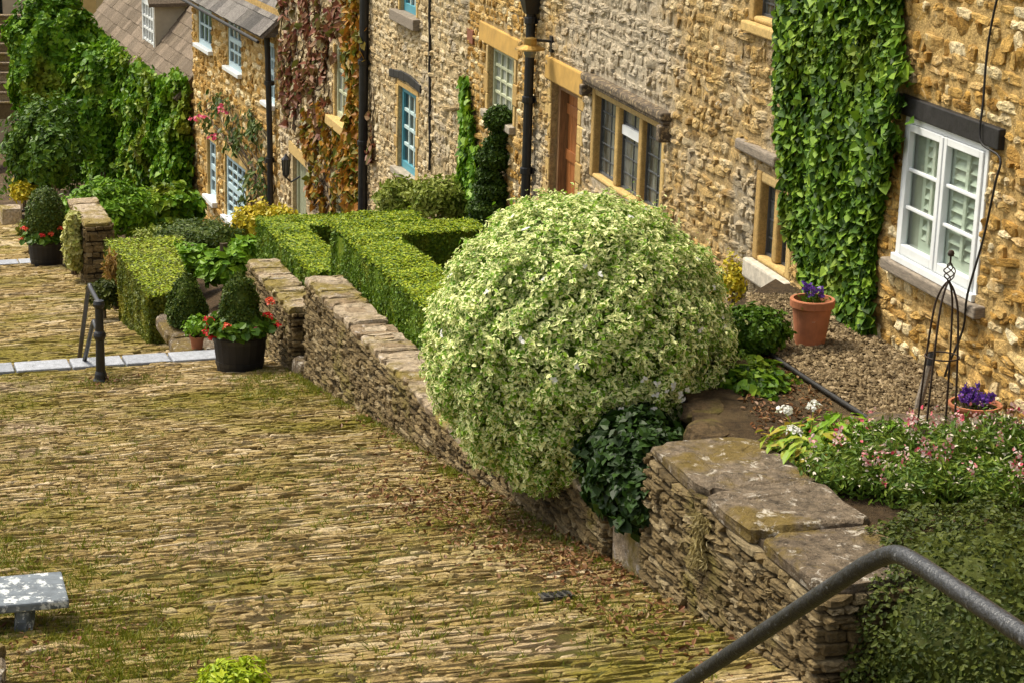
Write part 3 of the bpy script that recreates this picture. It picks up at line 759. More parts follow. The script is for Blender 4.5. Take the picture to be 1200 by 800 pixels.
stone_wall('short dry stone wall with pale coping behind the barrel of red geraniums', 20.35, 22.6, WR - .01, .34, -5.53, th=.04, capmat='cap_pale', lr=(.2, .4))
p = onZ(845, 650, -4.2); r_, q_ = rq(p)
t = thing('moss_tuft', 'pale tuft of dry moss clinging to the tall wall face', 'moss', SP(WR - .02, 9.85, .5))
mb = MB(); n = 900; zz = -4.02 - .30 * rng.random(n); qq = 9.95 + .045 * rng.normal(size=n) * (1 + .4 * np.sin(zz * 20))
P = ER * (WR - .035 - .02 * rng.random((n, 1))) + EQ * qq[:, None]; P[:, 2] = zz
leaves(mb, P, np.tile(-ER, (n, 1)), .045, .008, 'simple', up=.2, jit=.5, tdir=(0, 0, -1.5)); mb.build('foliage', M['dead_moss'], t)
# low mossy block in the gap between the two walls
t = thing('mossy_block', 'low moss-covered stone ledge at foot of walls below dark ivy', 'stone ledge', SP(WR + .2, 11.2))
mb = MB(); slab_row(mb, ER * (WR + .03) + EQ * 10.87, EQ, ER, .52, .45, zs(11.2) - .03, (.52, .53), (.36, .38)); mb.build('slab', M['cap_pale'], t)
t = thing('step_block', 'single worn stone block at the near end of the short wall', 'stone block', SP(WR + .12, 20.1))
mb = MB(); slab_row(mb, ER * (WR + .0) + EQ * 19.85, EQ, ER, .45, .3, zs(20) - .04, (.44, .46), (.17, .18)); mb.build('slab', M['cap'], t)
# far stone wall, its end turned to us
stone_wall('far stone wall end with pale ivy hanging over its street side', 32.6, 34.6, 4.0, .45, zs(32.6) + 1.03, th=.06, capmat='cap_pale', hr=(.05, .09), wr=(.12, .35))
# stub of wall at the near left corner
stone_wall('stub of stone wall beside the slate bench in near left corner', 8.4, 10.1, .36, .32, zs(10) + .30, th=.05, lr=(.3, .6))

# ------------------------------------------------------------------ houses
FA = Facade(4.39, 12.73, -.1515)
B0 = FA.o + FA.e * FA.sz(548, 120)[0]
FB = Facade(B0[0], B0[1], -.19)
C0 = FB.o + FB.e * FB.sz(328, 150)[0]
FC = Facade(C0[0], C0[1], -.26)
def Y2s(F, y): return (y - F.y0) * math.hypot(1, F.m)
def house(name, label, F, s0, s1, z0, z1, holes, stone, mortar, hr=(.07, .15), wr=(.11, .32), dep=.022, stone_holes=None, rec=.16, detail_z=None, roof=True, gap=.013, cat='house'):
    p = F.W((s0 + s1) / 2, -2.5, z0)
    h = thing(name, label, cat, p)
    mb = MB(); wall_slab(mb, F, s0, s1, z0, z1, holes, rec=rec, mi=1)
    zt = detail_z if detail_z else z1
    S, T, Wd, H = lay(0, s1 - s0, 0, zt - z0, hr, wr, [(a - s0, b - s0, c - z0, d - z0) for a, b, c, d in (stone_holes or holes)], gap=gap)
    d = dep * (.3 + 1.1 * rng.random(len(S)))
    stones_mesh(mb, F.W(s0, 0, z0), F.e, np.array([0, 0, 1.]), F.n, S, T, Wd, H, d, n=10, power=.6, jit=.12, rot=.10, inner=.70, tilt=.16)
    mb.build('wall', [M[stone], M[mortar]], h, smooth=False)
    return h

# --- nearest house: white casement with shutters
sA1 = FA.sz(985, 200)[0]                                    # party line hidden under the ivy
r1 = FA.rect(1055, 1155, 150, 333)
S1 = Y2s(FA, 8.2)
h1 = house('stone_cottage', 'golden rubble stone cottage nearest, with white casement window and black lintel', FA, S1, sA1, -4.4, 1.2, [r1], 'stone_gold', 'mortar_gold', (.05, .10), (.085, .25), .015,
           stone_holes=[grow(r1, .0, .09, .0), (r1[0] - .17, r1[1] + .1, r1[3] - .01, r1[3] + .15)], detail_z=.2)
roof_slab(h1, FA, S1, sA1, 1.2)
s0, s1, z0, z1 = r1
mb = MB()
rc = .012
bars(mb, FA, s0, s1, z0, z1, rc, 1, 1, fw=.045, th=.09)
sm = (s0 + s1) / 2
for a, b in ((s0 + .047, sm - .004), (sm + .004, s1 - .047)):
    bars(mb, FA, a, b, z0 + .062, z1 - .047, rc + .012, 1, 3, fw=.052, bw=.024, th=.05)
FA.box(mb, sm - .012, sm + .012, rc - .05, rc + .02, z0 + .07, z1 - .05)
FA.box(mb, s0 - .005, s1 + .005, rc - .08, rc + .03, z0 - .0, z0 + .05)
wn = mb.build('window', M['white'], h1, bevel=.005); wn['label'] = 'white two-light casement with louvred shutters inside'
mb = MB(); FA.box(mb, s0 + .03, s1 - .03, rc - .03, rc - .026, z0 + .05, z1 - .03); mb.build('pane', M['glass_clear'], wn)
mb = MB()
for a, b, dd in ((sm + .03, sm + .36, -.034), (s0 + .06, sm - .04, -.034)):
    FA.box(mb, a, a + .045, dd - .03, dd, z0 + .05, z1 - .05); FA.box(mb, b - .045, b, dd - .03, dd, z0 + .05, z1 - .05)
    FA.box(mb, a + .045, b - .045, dd - .03, dd, z0 + .05, z0 + .2); FA.box(mb, a + .045, b - .045, dd - .03, dd, z1 - .12, z1 - .05)
    FA.box(mb, (a + b) / 2 - .02, (a + b) / 2 + .02, dd + .004, dd + .016, z0 + .2, z1 - .12)
    z = z0 + .215
    while z < z1 - .15:
        P = [FA.W(x, y, zz) for (y, zz) in ((dd - .036, z + .052), (dd - .030, z + .044)) for x in (a + .045, b - .045)] + [FA.W(x, y, zz) for (y, zz) in ((dd + .0, z + .0), (dd + .006, z - .008)) for x in (a + .045, b - .045)]
        mb.hexa([P[0], P[1], P[3], P[2], P[4], P[5], P[7], P[6]]); z += .072
mb.build('shutter', M['offwhite'], wn)
mb = MB()
FA.box(mb, sm + .365, s1 - .05, -.062, -.052, z0 + .02, z1 - .02, 0); FA.box(mb, s0 + .05, sm + .36, -.085, -.08, z0 + .06, z1 - .05, 1)
FA.box(mb, s0 - .02, s1 + .02, -.31, -.305, z0 - .02, z1 + .02, 1)
mb.build('curtain', [M['curtain'], M['dark']], wn)
mb = MB(); FA.box(mb, s0 - .12, s1 + .1, -.06, .075, z0 - .085, z0 - .003); mb.build('sill', M['wood_grey'], wn, bevel=.012)
mb = MB(); FA.box(mb, s0 - .17, s1 + .09, -.1, .045, z1 + .002, z1 + .135); mb.build('lintel', M['wood_black'], wn, bevel=.008)
# loose cable
mb = MB()
cab = [FA.W(*((lambda q: (q[0], .035 + dd, q[1]))(FA.sz(u, v)))) for u, v, dd in ((1181, -20, 0), (1172, 10, 0), (1163, 60, 0), (1160, 120, .01), (1160, 165, .03), (1178, 185, 0), (1176, 215, .02), (1160, 280, .01), (1150, 345, .06), (1138, 385, .02), (1128, 425, .06), (1118, 440, .03))]
tube(mb, smooth_path(cab, 5), .0075, 6); mb.build('cable', M['wood_black'], h1, smooth=True)

# --- house with oak door and hooded window
sA2 = FA.sz(627, 120)[0]
rh = FA.rect(692, 780, 121, 236)
rd = FA.rect(645, 676, 103, 240); rd = (rd[0], rd[1], -5.3, rd[3])
rs = FA.rect(884, 930, 208, 318)
ru = FA.rect(880, 950, -50, 36)
ho2 = [rh, rd, rs, ru]
sh2 = [grow(rh, .0, .08, .16), (rd[0] - .22, rd[1] + .02, rd[2], rd[3] + .3), grow(rs, .0, .17, .03), grow(ru, .03, .1, 0)]
h2 = house('stone_cottage', 'pale rubble stone cottage with oak door and hooded leaded three-light window', FA, sA1, sA2, -5.6, .9, ho2, 'stone_buff', 'mortar_buff', (.05, .10), (.08, .24), .017, stone_holes=sh2, rec=.2, detail_z=0)
roof_slab(h2, FA, sA1, sA2, .9)
def mullioned(house, F, r, nl, rec=.085, mw=.10, label=None, rows=4, cols=2, sill=True, glass='glass_cloudy'):
    s0, s1, z0, z1 = r
    mb = MB(); fw = .11
    F.box(mb, s0, s0 + fw, -.26, .012, z0, z1); F.box(mb, s1 - fw, s1, -.26, .012, z0, z1)
    F.box(mb, s0 + fw, s1 - fw, -.26, .010, z1 - .09, z1); F.box(mb, s0 + fw, s1 - fw, -.26, .010, z0, z0 + .05)
    a, b = s0 + fw, s1 - fw; wl = (b - a - mw * (nl - 1)) / nl
    for i in range(1, nl):
        x = a + wl * i + mw * (i - 1); F.box(mb, x, x + mw, -.25, -.012, z0 + .05, z1 - .09)
    w = mb.build('window', M['dressed'], house, bevel=.02)
    if label: w['label'] = label
    g = MB(); l = MB()
    for i in range(nl):
        x0 = a + (wl + mw) * i; x1 = x0 + wl; c0, c1 = z0 + .05, z1 - .09
        F.box(g, x0 - .01, x1 + .01, -rec - .02, -rec, c0 - .01, c1 + .01)
        for x in (x0, x1 - .022): F.box(l, x, x + .022, -rec - .005, -rec + .02, c0, c1)
        for z in (c0, c1 - .022): F.box(l, x0 + .022, x1 - .022, -rec - .005, -rec + .019, z, z + .022)
        for k in range(1, cols): xx = x0 + wl * k / cols; F.box(l, xx - .006, xx + .006, -rec - .005, -rec + .008, c0 + .022, c1 - .022)
        for k in range(1, rows): zz = c0 + (c1 - c0) * k / rows; F.box(l, x0 + .022, x1 - .022, -rec - .005, -rec + .009, zz - .006, zz + .006)
    g.build('pane', M[glass], w); l.build('leadwork', M['lead'], w)
    return w
wh = mullioned(h2, FA, rh, 3, label='three-light stone mullioned window with leaded panes', rows=5, mw=.11)
mb = MB()   # one opening casement with a pale bar
fw = .11; wl = (rh[1] - rh[0] - .22 - .22) / 3; x0 = rh[0] + fw + wl + .11
FA.box(mb, x0 + .02, x0 + wl - .02, -.09, -.05, rh[3] - .36, rh[3] - .27)
mb.build('vent_bar', M['white'], wh)
mb = MB()   # weathered hood mould with returns
FA.box(mb, rh[0] - .14, rh[1] + .12, -.05, .11, rh[3] + .04, rh[3] + .12); FA.box(mb, rh[0] - .14, rh[1] + .12, -.05, .09, rh[3] + .002, rh[3] + .041)
FA.box(mb, rh[0] - .14, rh[0] - .03, -.05, .12, rh[3] - .16, rh[3] + .0); FA.box(mb, rh[1] + .01, rh[1] + .12, -.05, .12, rh[3] - .12, rh[3] + .0)
mb.build('hood_mould', plain_mat('sooty_hood_stone', (.10, .075, .05), .9, var=.7, bstr=.8, wear=(.36, .27, .15), wear_lo=.52), wh, bevel=.02)
ws = mullioned(h2, FA, rs, 2, label='small stone window half hidden by the ivy', rows=4)
mb = MB(); FA.box(mb, rs[0] - .05, rs[1] + .05, -.1, .07, rs[2] - .17, rs[2] - .002); mb.build('sill', plain_mat('whitened_sill', (.52, .47, .38), .85, var=.3, bstr=.5), ws, bevel=.02)
q0 = FA.sz(915, 188)[0]; q1 = FA.sz(868, 172)[0]; zz = FA.sz(890, 178)[1]
mb = MB(); FA.box(mb, q0, q1, -.05, .06, zz - .05, zz + .045); mb.build('lintel', M['wood_grey'], ws, bevel=.02)
wu = mullioned(h2, FA, ru, 2, label='upper stone window beside the ivy', rows=4)
mb = MB(); FA.box(mb, ru[0] - .05, ru[1] + .05, -.1, .06, ru[2] - .09, ru[2] - .002); mb.build('sill', M['dressed'], wu, bevel=.015)
# door, deep in its reveal
s0, s1, z0, z1 = rd
mb = MB()
for k in range(5):
    a = s0 + .09 + (s1 - s0 - .18) * k / 5; b = s0 + .09 + (s1 - s0 - .18) * (k + 1) / 5
    FA.box(mb, a + .004, b - .004, -.24, -.17, z0, z1 - .08)
for z in (z0 + .3, z0 + 1.0, z1 - .35): FA.box(mb, s0 + .09, s1 - .09, -.168, -.15, z, z + .12)
dr = mb.build('door', M['oak'], h2, bevel=.006)
mb = MB(); FA.box(mb, s0, s0 + .09, -.25, -.07, z0, z1); FA.box(mb, s1 - .09, s1, -.25, -.07, z0, z1); FA.box(mb, s0 + .09, s1 - .09, -.25, -.071, z1 - .08, z1)
mb.build('door_frame', M['oak_dark'], dr, bevel=.006)
mb = MB(); FA.box(mb, s0 + .14, s0 + .17, -.16, -.10, z0 + .95, z0 + 1.12); mb.build('handle', M['black'], dr, bevel=.004)
mb = MB(); FA.box(mb, s0 - .2, s1 + .25, -.15, .03, z1 + .003, z1 + .27); mb.build('lintel', M['ochre'], dr, bevel=.02)
for sj, sd_ in ((s0, -1), (s1, 1)):
    mb = MB(); jamb_blocks(mb, FA, sj, sd_, z0, z1, .015, .14, .24); mb.build('jamb', M['dressed'], dr, bevel=.012)
# rainwater pipe at the party line
def pipe(house, F, u, v, ztop, zbot, r=.05, d=.08, hopper=False, brackets=(), label=None):
    s = F.sz(u, v)[0]; mb = MB()
    tube(mb, [F.W(s, d, zbot), F.W(s, d, (zbot + ztop) / 2), F.W(s, d, ztop)], r, 12)
    for z in brackets:
        lathe(mb, [(r + .016, 0), (r + .02, .01), (r + .02, .07), (r + .016, .08)], F.W(s, d, z), 12)
        F.box(mb, s - .09, s + .09, .0, .035, z + .015, z + .06)
    if hopper:
        for i in range(1):
            P = [F.W(s + a, d + b, ztop) for a, b in ((-.07, -.07), (-.07, .07), (.07, .07), (.07, -.07))] + [F.W(s + a, d + b, ztop + .24) for a, b in ((-.17, -.075), (-.17, .13), (.17, .13), (.17, -.075))]
            mb.hexa(P); F.box(mb, s - .19, s + .19, .005, d + .15, ztop + .241, ztop + .29)
    return mb.build('downpipe', M['black'], house, bevel=0)
sP = FA.sz(627, 120)[0]
zh = FA.sz(627, 14)[1]
pipe(h2, FA, 628, 120, zh, -5.4, .055, .09, True, (FA.sz(627, 205)[1], zh - .12, FA.sz(627, 120)[1]))
pipe(h2, FA, 628, -40, .8, zh + .2, .05, .09)

# --- narrow house with the sage window and ochre lintel
rg = FA.rect(573, 603, 61, 139)
sA3 = FA.sz(548, 120)[0]
h3 = house('stone_cottage', 'narrow stone cottage front with sage green window under ochre stone lintel', FA, sA2, sA3, -6.1, .2, [rg], 'stone_gold', 'mortar_buff', (.055, .11), (.09, .25), .018,
           stone_holes=[grow(rg, .2, .1, .3)], rec=.17, detail_z=-1.6)
roof_slab(h3, FA, sA2, sA3, .2)
wg = window(h3, FA, rg, 'sage', 4, 4, rec=.10, fw=.06, bw=.035, glass='glass_curtain', sill=('dressed_grey', .09, .08, .1), jambs='dressed')
mb = MB(); FA.box(mb, rg[0] - .22, rg[1] + .5, -.15, .028, rg[3] + .003, rg[3] + .255); mb.build('lintel', M['ochre'], wg, bevel=.015)
mb = MB(); a, z = FA.sz(553, 43); FA.box(mb, a - .16, a + .16, -.02, .03, z - .09, z + .09); mb.build('air_brick', M['brick_red'], h3, bevel=.006)

# --- house with turquoise windows
rt = FB.rect(467, 488, 106, 204); rtu = FB.rect(470, 489, -60, 17)
sB1 = FB.sz(432, 120)[0]
h4 = house('stone_cottage', 'cream stone cottage with two turquoise windows and a crooked black timber lintel', FB, 0, sB1, -8.0, -.8, [rt, rtu], 'stone_pale', 'mortar_pale', (.06, .115), (.1, .27), .018,
           stone_holes=[grow(rt, .14, .1, .28), grow(rtu, .14, .14, .0)], rec=.2, detail_z=-2.0)
roof_slab(h4, FB, 0, sB1, -.8)
wt = window(h4, FB, rt, 'turq', 3, 4, rec=.10, fw=.09, bw=.05, glass='glass', sill=('dressed_grey', .1, .1, .12), name='window', label='lower turquoise window with black timber lintel', barmat='turq_pale')
mb = MB()
for i in range(6):
    a0 = rt[0] - .3 + (rt[1] - rt[0] + .85) * i / 6; a1 = rt[0] - .3 + (rt[1] - rt[0] + .85) * (i + 1) / 6
    f = lambda x: .05 * (1 - ((x - (rt[0] + rt[1]) / 2) / .9) ** 2) + random.uniform(-.01, .01)
    P = [FB.W(s_, d_, rt[3] + .07 + f(s_) + z_) for z_ in (0, .125) for (s_, d_) in ((a0, -.05), (a0, .035), (a1, .035), (a1, -.05))]
    mb.hexa(P)
mb.build('lintel', M['wood_black'], wt, bevel=.01)
mb = MB(); FB.box(mb, rt[0] - .1, rt[1] + .1, -.14, .012, rt[3] + .003, rt[3] + .075); mb.build('lintel', M['dressed'], wt)
window(h4, FB, rtu, 'turq', 3, 3, rec=.10, fw=.09, bw=.05, glass='glass', sill=('wood_grey', .16, .12, .25), name='window', label='upper turquoise window with thick stone sill', barmat='turq_pale')
mb = MB(); c = [FB.W(FB.sz(506, v)[0] + .02 * math.sin(v * .1), .03, FB.sz(506, v)[1]) for v in range(-60, 216, 20)]
tube(mb, c, .022, 6); mb.build('cable', M['wood_black'], h4)

# --- creeper-clad house
rk = FB.rect(393, 410, 57, 143); rk2 = FB.rect(388, 405, 212, 262); rkd = FB.rect(343, 359, 189, 278)
sB2 = FB.sz(328, 150)[0]
h5 = house('stone_cottage', 'tall stone house clad in red and orange creeper with a cream sill', FB, sB1, sB2, -9.8, -2.0, [rk, rk2, rkd], 'stone_pale', 'mortar_pale', (.08, .15), (.14, .34), .025,
           stone_holes=[grow(rk, .15, .12, .1), grow(rk2, .15, .1, .1), grow(rkd, .18, 0, .25)], rec=.2, detail_z=-3.2)
roof_slab(h5, FB, sB1, sB2, -2.0)
window(h5, FB, rk, 'sage', 3, 3, rec=.08, fw=.08, bw=.05, glass='glass_curtain', sill=('dressed', .16, .14, .25), label='upper sage window amid the creeper')
window(h5, FB, rk2, 'sage', 3, 3, rec=.14, fw=.08, bw=.05, glass='glass', sill=('dressed', .1, .1, .1), label='lower window behind creeper stems')
s0, s1, z0, z1 = rkd
mb = MB(); FB.box(mb, s0 + .1, s1 - .1, -.2, -.13, z0, z1 - .06)
for k in range(1, 6): a = s0 + .1 + (s1 - s0 - .2) * k / 6; FB.box(mb, a - .02, a + .02, -.128, -.115, z0, z1 - .1)
dd = mb.build('door', M['sage'], h5, bevel=.006)
mb = MB(); FB.box(mb, s0, s0 + .1, -.2, -.08, z0, z1); FB.box(mb, s1 - .1, s1, -.2, -.08, z0, z1); FB.box(mb, s0 + .1, s1 - .1, -.2, -.081, z1 - .06, z1); mb.build('door_frame', M['sage'], dd)
mb = MB(); FB.box(mb, s0 - .25, s1 + .3, -.15, .03, z1 + .003, z1 + .24); mb.build('lintel', M['dressed'], dd, bevel=.015)
mb = MB(); lathe(mb, [(.0, -.03), (.035, -.02), (.04, 0), (.03, .03), (0, .035)], FB.W(s0 + .22, -.09, z0 + 1.0), 10); mb.build('handle', M['black'], dd)
pipe(h4, FB, 433, 120, -.9, -7.4, .075, .1, False, (FB.sz(432, 75)[1], FB.sz(432, 170)[1]))

# --- cottage with the slate roof
rc1 = FC.rect(312, 322, 50, 121); rc2 = FC.rect(267, 283, 18, 82); rc3 = FC.rect(232, 248, -28, 55); rc4 = FC.rect(265, 289, 190, 263); rc5 = FC.rect(244, 254, 166, 232)
sC1 = FC.sz(227, 110)[0]
ze = FC.sz(315, 34)[1] - .0
h6 = house('stone_cottage', 'golden stone cottage with slate roof, white sash windows and climbing rose', FC, 0, sC1, -11.6, ze, [rc1, rc2, rc3, rc4, rc5], 'stone_gold', 'mortar_gold', (.09, .17), (.16, .38), .025,
           stone_holes=[grow(r, .05, .1, .05) for r in (rc1, rc2, rc3)] + [grow(rc4, .2, .1, .3), grow(rc5, .12, .1, .2)], rec=.14)
roof_slab(h6, FC, 0, sC1, ze - .05, rise=2.6, over=.38, rows=9, tw=(.3, .6), end0=-.02, end1=.15)
for r, nx, lab in ((rc1, 3, 'upper sash window beside the black downpipe'), (rc2, 3, 'middle upper sash window'), (rc3, 3, 'far upper sash window')):
    window(h6, FC, r, 'ltblue', nx, 4, rec=.07, fw=.09, bw=.05, mid=2, glass='glass', sill=('white', .09, .12, .1), jambs=None, label=lab)
window(h6, FC, rc4, 'ltblue', 4, 6, rec=.07, fw=.1, bw=.06, mid=3, glass='glass', sill=('white', .1, .12, .12), lintel=('dressed', .24, .03, .2), jambs='dressed', label='large lower sash window by the yellow shrub')
window(h6, FC, rc5, 'ltblue', 2, 4, rec=.1, fw=.1, bw=.06, mid=2, glass='glass', sill=('white', .12, .14, .1), lintel=('dressed', .2, .03, .15), jambs='dressed', label='narrow lower window behind rose')
mb = MB(); tube(mb, [FC.W(-.0, .44, ze - .14), FC.W(sC1, .44, ze - .10)], .035, 8); mb.build('gutter', M['wood_black'], h6)
mb = MB(); s = FC.sz(323, 120)[0]
tube(mb, [FC.W(s, .18, ze - .02), FC.W(s, .16, ze - .5), FC.W(s, .12, -7.5), FC.W(s, .12, -10)], .062, 10)
for v in (100, 190): lathe(mb, [(.1, 0), (.1, .09)], FC.W(s, .13, FC.sz(323, v)[1]), 10)
mb.build('downpipe', M['black'], h6)

# --- low outbuilding smothered in ivy, roof of brown slates and a white dormer
sD0, sD1 = sC1 + .03, FC.sz(112, 40)[0]
zd = FC.sz(160, 70)[1]
h7 = house('ivy_clad_cottage', 'low cottage smothered in ivy with brown slate roof and white dormer', FC, sD0, sD1, -12.6, zd, [], 'stone_gold', 'mortar_gold', (.12, .2), (.25, .5), .03)
rf = roof_slab(h7, FC, sD0, sD1, zd, rise=3.4, over=.35, mat='slate_brown', rows=13, tw=(.28, .6), end0=-.5, end1=.1)
sw = FC.sz(169, 35)[0]; zb, zt = FC.sz(169, 70)[1], FC.sz(169, 2)[1]
a, b = sw - .95, sw + .95
mb = MB()
FC.box(mb, a, a + .08, -3.6, -.12, zb, zt + .05); FC.box(mb, b - .08, b, -3.6, -.12, zb, zt + .05); FC.box(mb, a + .08, b - .08, -.3, -.2, zb, zt + .05)
mb.add([FC.W(a, -.12, zt + .05), FC.W(b, -.12, zt + .05), FC.W(sw, -.12, zt + .75)], [(0, 1, 2)])
do = mb.build('dormer', M['render'], h7)
mb = MB(); bars(mb, FC, a + .1, b - .1, zb + .03, zt, -.10, 4, 4, fw=.12, bw=.06, th=.08); mb.build('window', M['white'], do)
mb = MB(); FC.box(mb, a + .15, b - .15, -.19, -.17, zb + .1, zt - .05); mb.build('pane', M['glass'], do)
mb = MB()
for x0, x1 in ((a - .15, sw), (b + .15, sw)):
    P = [FC.W(x, d_, z_) for (x, z_) in ((x0, zt - .05), (x1, zt + .85)) for d_ in (-4.2, .06)]
    Q = [p + np.array([0, 0, .09]) for p in P]
    mb.hexa([P[0], P[1], P[3], P[2], Q[0], Q[1], Q[3], Q[2]])
mb.build('roof', M['slate_brown'], do)

# ------------------------------------------------------------------ climbers on the house fronts
def climber(name, label, F, edges, dens, mat, L, W, thick=(.04, .16), cover=None, csc=1.5, shape='ivy', stems=0, up=.45, jit=.42, wig=.06, cat='climbing plant', d0=.0, stem_mat='bark', extra=()):
    """edges: rows (z, s_near, s_far) from the bottom up"""
    E_ = np.array(sorted(edges)); z0, z1 = E_[0, 0], E_[-1, 0]
    sm = (E_[0, 1] + E_[0, 2]) / 2
    t = thing(name, label, cat, F.W(sm, .05, z0))
    area = float(((E_[1:, 2] - E_[1:, 1] + E_[:-1, 2] - E_[:-1, 1]) * .5 * np.diff(E_[:, 0])).sum()); n = int(area * dens)
    z = z0 + (z1 - z0) * rng.random(n * 2)
    lo = np.interp(z, E_[:, 0], E_[:, 1]); hi = np.interp(z, E_[:, 0], E_[:, 2])
    wmax = (E_[:, 2] - E_[:, 1]).max()
    s = lo + (hi - lo) * rng.random(n * 2)
    keep = rng.random(n * 2) < (hi - lo) / wmax; s, z, lo, hi = s[keep][:n], z[keep][:n], lo[keep][:n], hi[keep][:n]
    P0 = F.o + s[:, None] * F.e + z[:, None] * np.array([0, 0, 1.])
    nz = noise(P0, 1.6)
    stray = (rng.random(len(s)) < .03) & (np.minimum(s - lo, hi - s) < .25)
    s = np.where(stray, s + np.sign(s - (lo + hi) / 2) * np.abs(rng.normal(size=len(s))) * L * 1.1, s)
    s = s + wig * np.sign(s - (lo + hi) / 2) * np.minimum(1, np.abs(s - (lo + hi) / 2) / (.5 * (hi - lo) + .01)) ** 3 * nz * 2
    if cover is not None:
        k = noise(P0, csc) + .35 * noise(P0, csc * 3) > cover; s, z, nz = s[k], z[k], nz[k]
    d = d0 + thick[0] + (thick[1] - thick[0]) * (.55 + .35 * nz) * rng.random(len(s)) ** .45
    P = F.o + s[:, None] * F.e + z[:, None] * np.array([0, 0, 1.]) + d[:, None] * F.n
    mb = MB()
    leaves(mb, P, np.tile(F.n, (len(P), 1)), L, W, shape, up=up, jit=jit, tdir=(0, 0, -1.1))
    mb.build('foliage', mat, t)
    if stems:
        mb = MB()
        for k in range(stems):
            f = rng.random(); pts = []
            for i in range(9):
                zz = z0 + (z1 - z0) * (i / 8) * (.55 + .45 * rng.random() ** .3 if i == 8 else 1)
                a, b = np.interp(zz, E_[:, 0], E_[:, 1]), np.interp(zz, E_[:, 0], E_[:, 2])
                pts.append(F.W(a + (b - a) * min(1, max(0, f + .1 * rng.normal())), d0 + .03, zz))
            tube(mb, smooth_path(pts, 3), list(np.linspace(.022, .006, 25)), 5)
        mb.build('stem', M[stem_mat], t)
    for f in extra: f(t)
    return t
def flowers(parent, pts, mat, r, n=9, name='flower', flat=.5, fs=.8):
    for c in pts:
        mb = MB()
        D = dirs(n, -.2); P = np.asarray(c, float) + D * r * np.array([1, 1, flat]) * (.5 + .5 * rng.random((n, 1)))
        leaves(mb, P, D, r * fs, r * fs * .9, 'oval', up=.5, jit=.3, fold=.2)
        mb.build(name, mat, parent)
def sedge(F, rows):       # rows of (v, u_left, u_right): gives (z, s_near, s_far)
    out = []
    for v, ul, ur in rows:
        out.append((F.sz((ul + ur) / 2, v)[1], F.sz(ur, v)[0], F.sz(ul, v)[0]))
    return out
ed = sedge(FA, [(-60, 925, 1073), (0, 922, 1070), (60, 925, 1069), (110, 923, 1064), (150, 926, 1056), (230, 927, 1055), (300, 931, 1042), (345, 938, 1034), (385, 955, 1018), (398, 975, 1004)])
ed.append((.9, ed[0][1], ed[0][2]))
climber('ivy', 'dense column of dark green ivy climbing between white window and small stone window', FA, ed, 2500, M['ivy'], .062, .066, (.02, .17), stems=8, wig=.10, cover=-1.05, csc=4.0)
ed = sedge(FA, [(90, 546, 551), (115, 546, 556), (145, 544, 562), (180, 543, 566), (220, 541, 566), (255, 541, 570)])
climber('ivy', 'slim strand of bright ivy tapering up the wall beside the spiral topiary', FA, ed, 900, M['ivy_far'], .10, .09, (.03, .14), stems=3)
ed = sedge(FB, [(-60, 411, 430), (0, 411, 430), (60, 413, 430), (150, 411, 430), (200, 406, 430), (262, 408, 429)])
climber('creeper', 'band of orange autumn creeper beside the black downpipe', FB, ed, 420, M['autumn'], .13, .12, (.03, .18), cover=-1.0, stems=6, wig=.1, jit=.7)
ed = sedge(FB, [(-60, 332, 411), (0, 332, 411), (60, 331, 392), (110, 331, 388), (160, 336, 372)])
climber('creeper', 'sparse crimson creeper spreading over the pale upper wall', FB, ed, 200, M['crimson'], .15, .12, (.02, .1), cover=.22, csc=1.7, stems=14, jit=.7)
ed = sedge(FB, [(120, 366, 390), (150, 360, 412), (190, 360, 412), (225, 362, 410), (258, 366, 410)])
climber('creeper', 'brown twiggy creeper hanging below the cream sill', FB, ed, 260, M['autumn'], .11, .09, (.03, .22), cover=.2, csc=1.8, stems=22, jit=.7)
ed = sedge(FB, [(100, 436, 442), (150, 435, 444), (190, 436, 440)])
climber('creeper', 'small wisp of crimson creeper escaping past the downpipe', FB, ed, 250, M['crimson'], .12, .1, (.02, .09), cover=.0, stems=2)
ed = sedge(FC, [(122, 262, 310), (150, 236, 322), (175, 238, 322), (200, 290, 322), (235, 294, 322), (262, 298, 318)])
def rose_fl(t):
    flowers(t, [FC.W(*[(lambda q: (q[0] + a, .3, q[1] + b))(FC.sz(u, v))][0]) for u, v in ((249, 137), (255, 139), (275, 126), (277, 131), (266, 160), (240, 140)) for a, b in ((0, 0),)], M['fl_pink'], .10, 12)
climber('climbing_rose', 'climbing rose with pink blooms sprawling over golden cottage wall', FC, ed, 150, M['rose_leaf'], .14, .09, (.05, .35), cover=.12, csc=1.4, shape='oval', stems=12, extra=(rose_fl,))
# ivy over the low cottage and the corner of the slate-roofed one
ed = [(-12.8, sD0 - .4, sD1 + 2), (-11, sD0 - .3, sD1 + 2), (-9, sD0 - .3, sD1 + 2), (zd - .1, sD0 - .2, sD1 + 1.5), (zd + .25, sD0 + .2, sD1 + 1)]
climber('ivy', 'great mass of sunlit ivy covering the low cottage below the brown roof', FC, ed, 620, M['ivy_far'], .14, .135, (.1, .75), stems=4, wig=.15, jit=.6)
ed = sedge(FC, [(85, 212, 226), (120, 208, 228), (180, 205, 232), (240, 205, 234), (268, 205, 234)])
climber('ivy', 'ivy creeping round the corner of the slate-roofed cottage', FC, ed, 600, M['ivy_far'], .13, .125, (.05, .5), stems=3, wig=.1)

# ------------------------------------------------------------------ the big round shrub
c = np.array([1.93, 13.6, -3.90])
t = thing('variegated_shrub', 'huge round cream-and-green variegated shrub spilling over the low wall', 'shrub', (2.2, 13.6, -5.2))
mb = MB()
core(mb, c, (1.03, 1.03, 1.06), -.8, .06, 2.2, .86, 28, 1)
P, N = blob_pts(c, (1.03, 1.03, 1.06), 142000, .045, 2.4, .10, -.78)
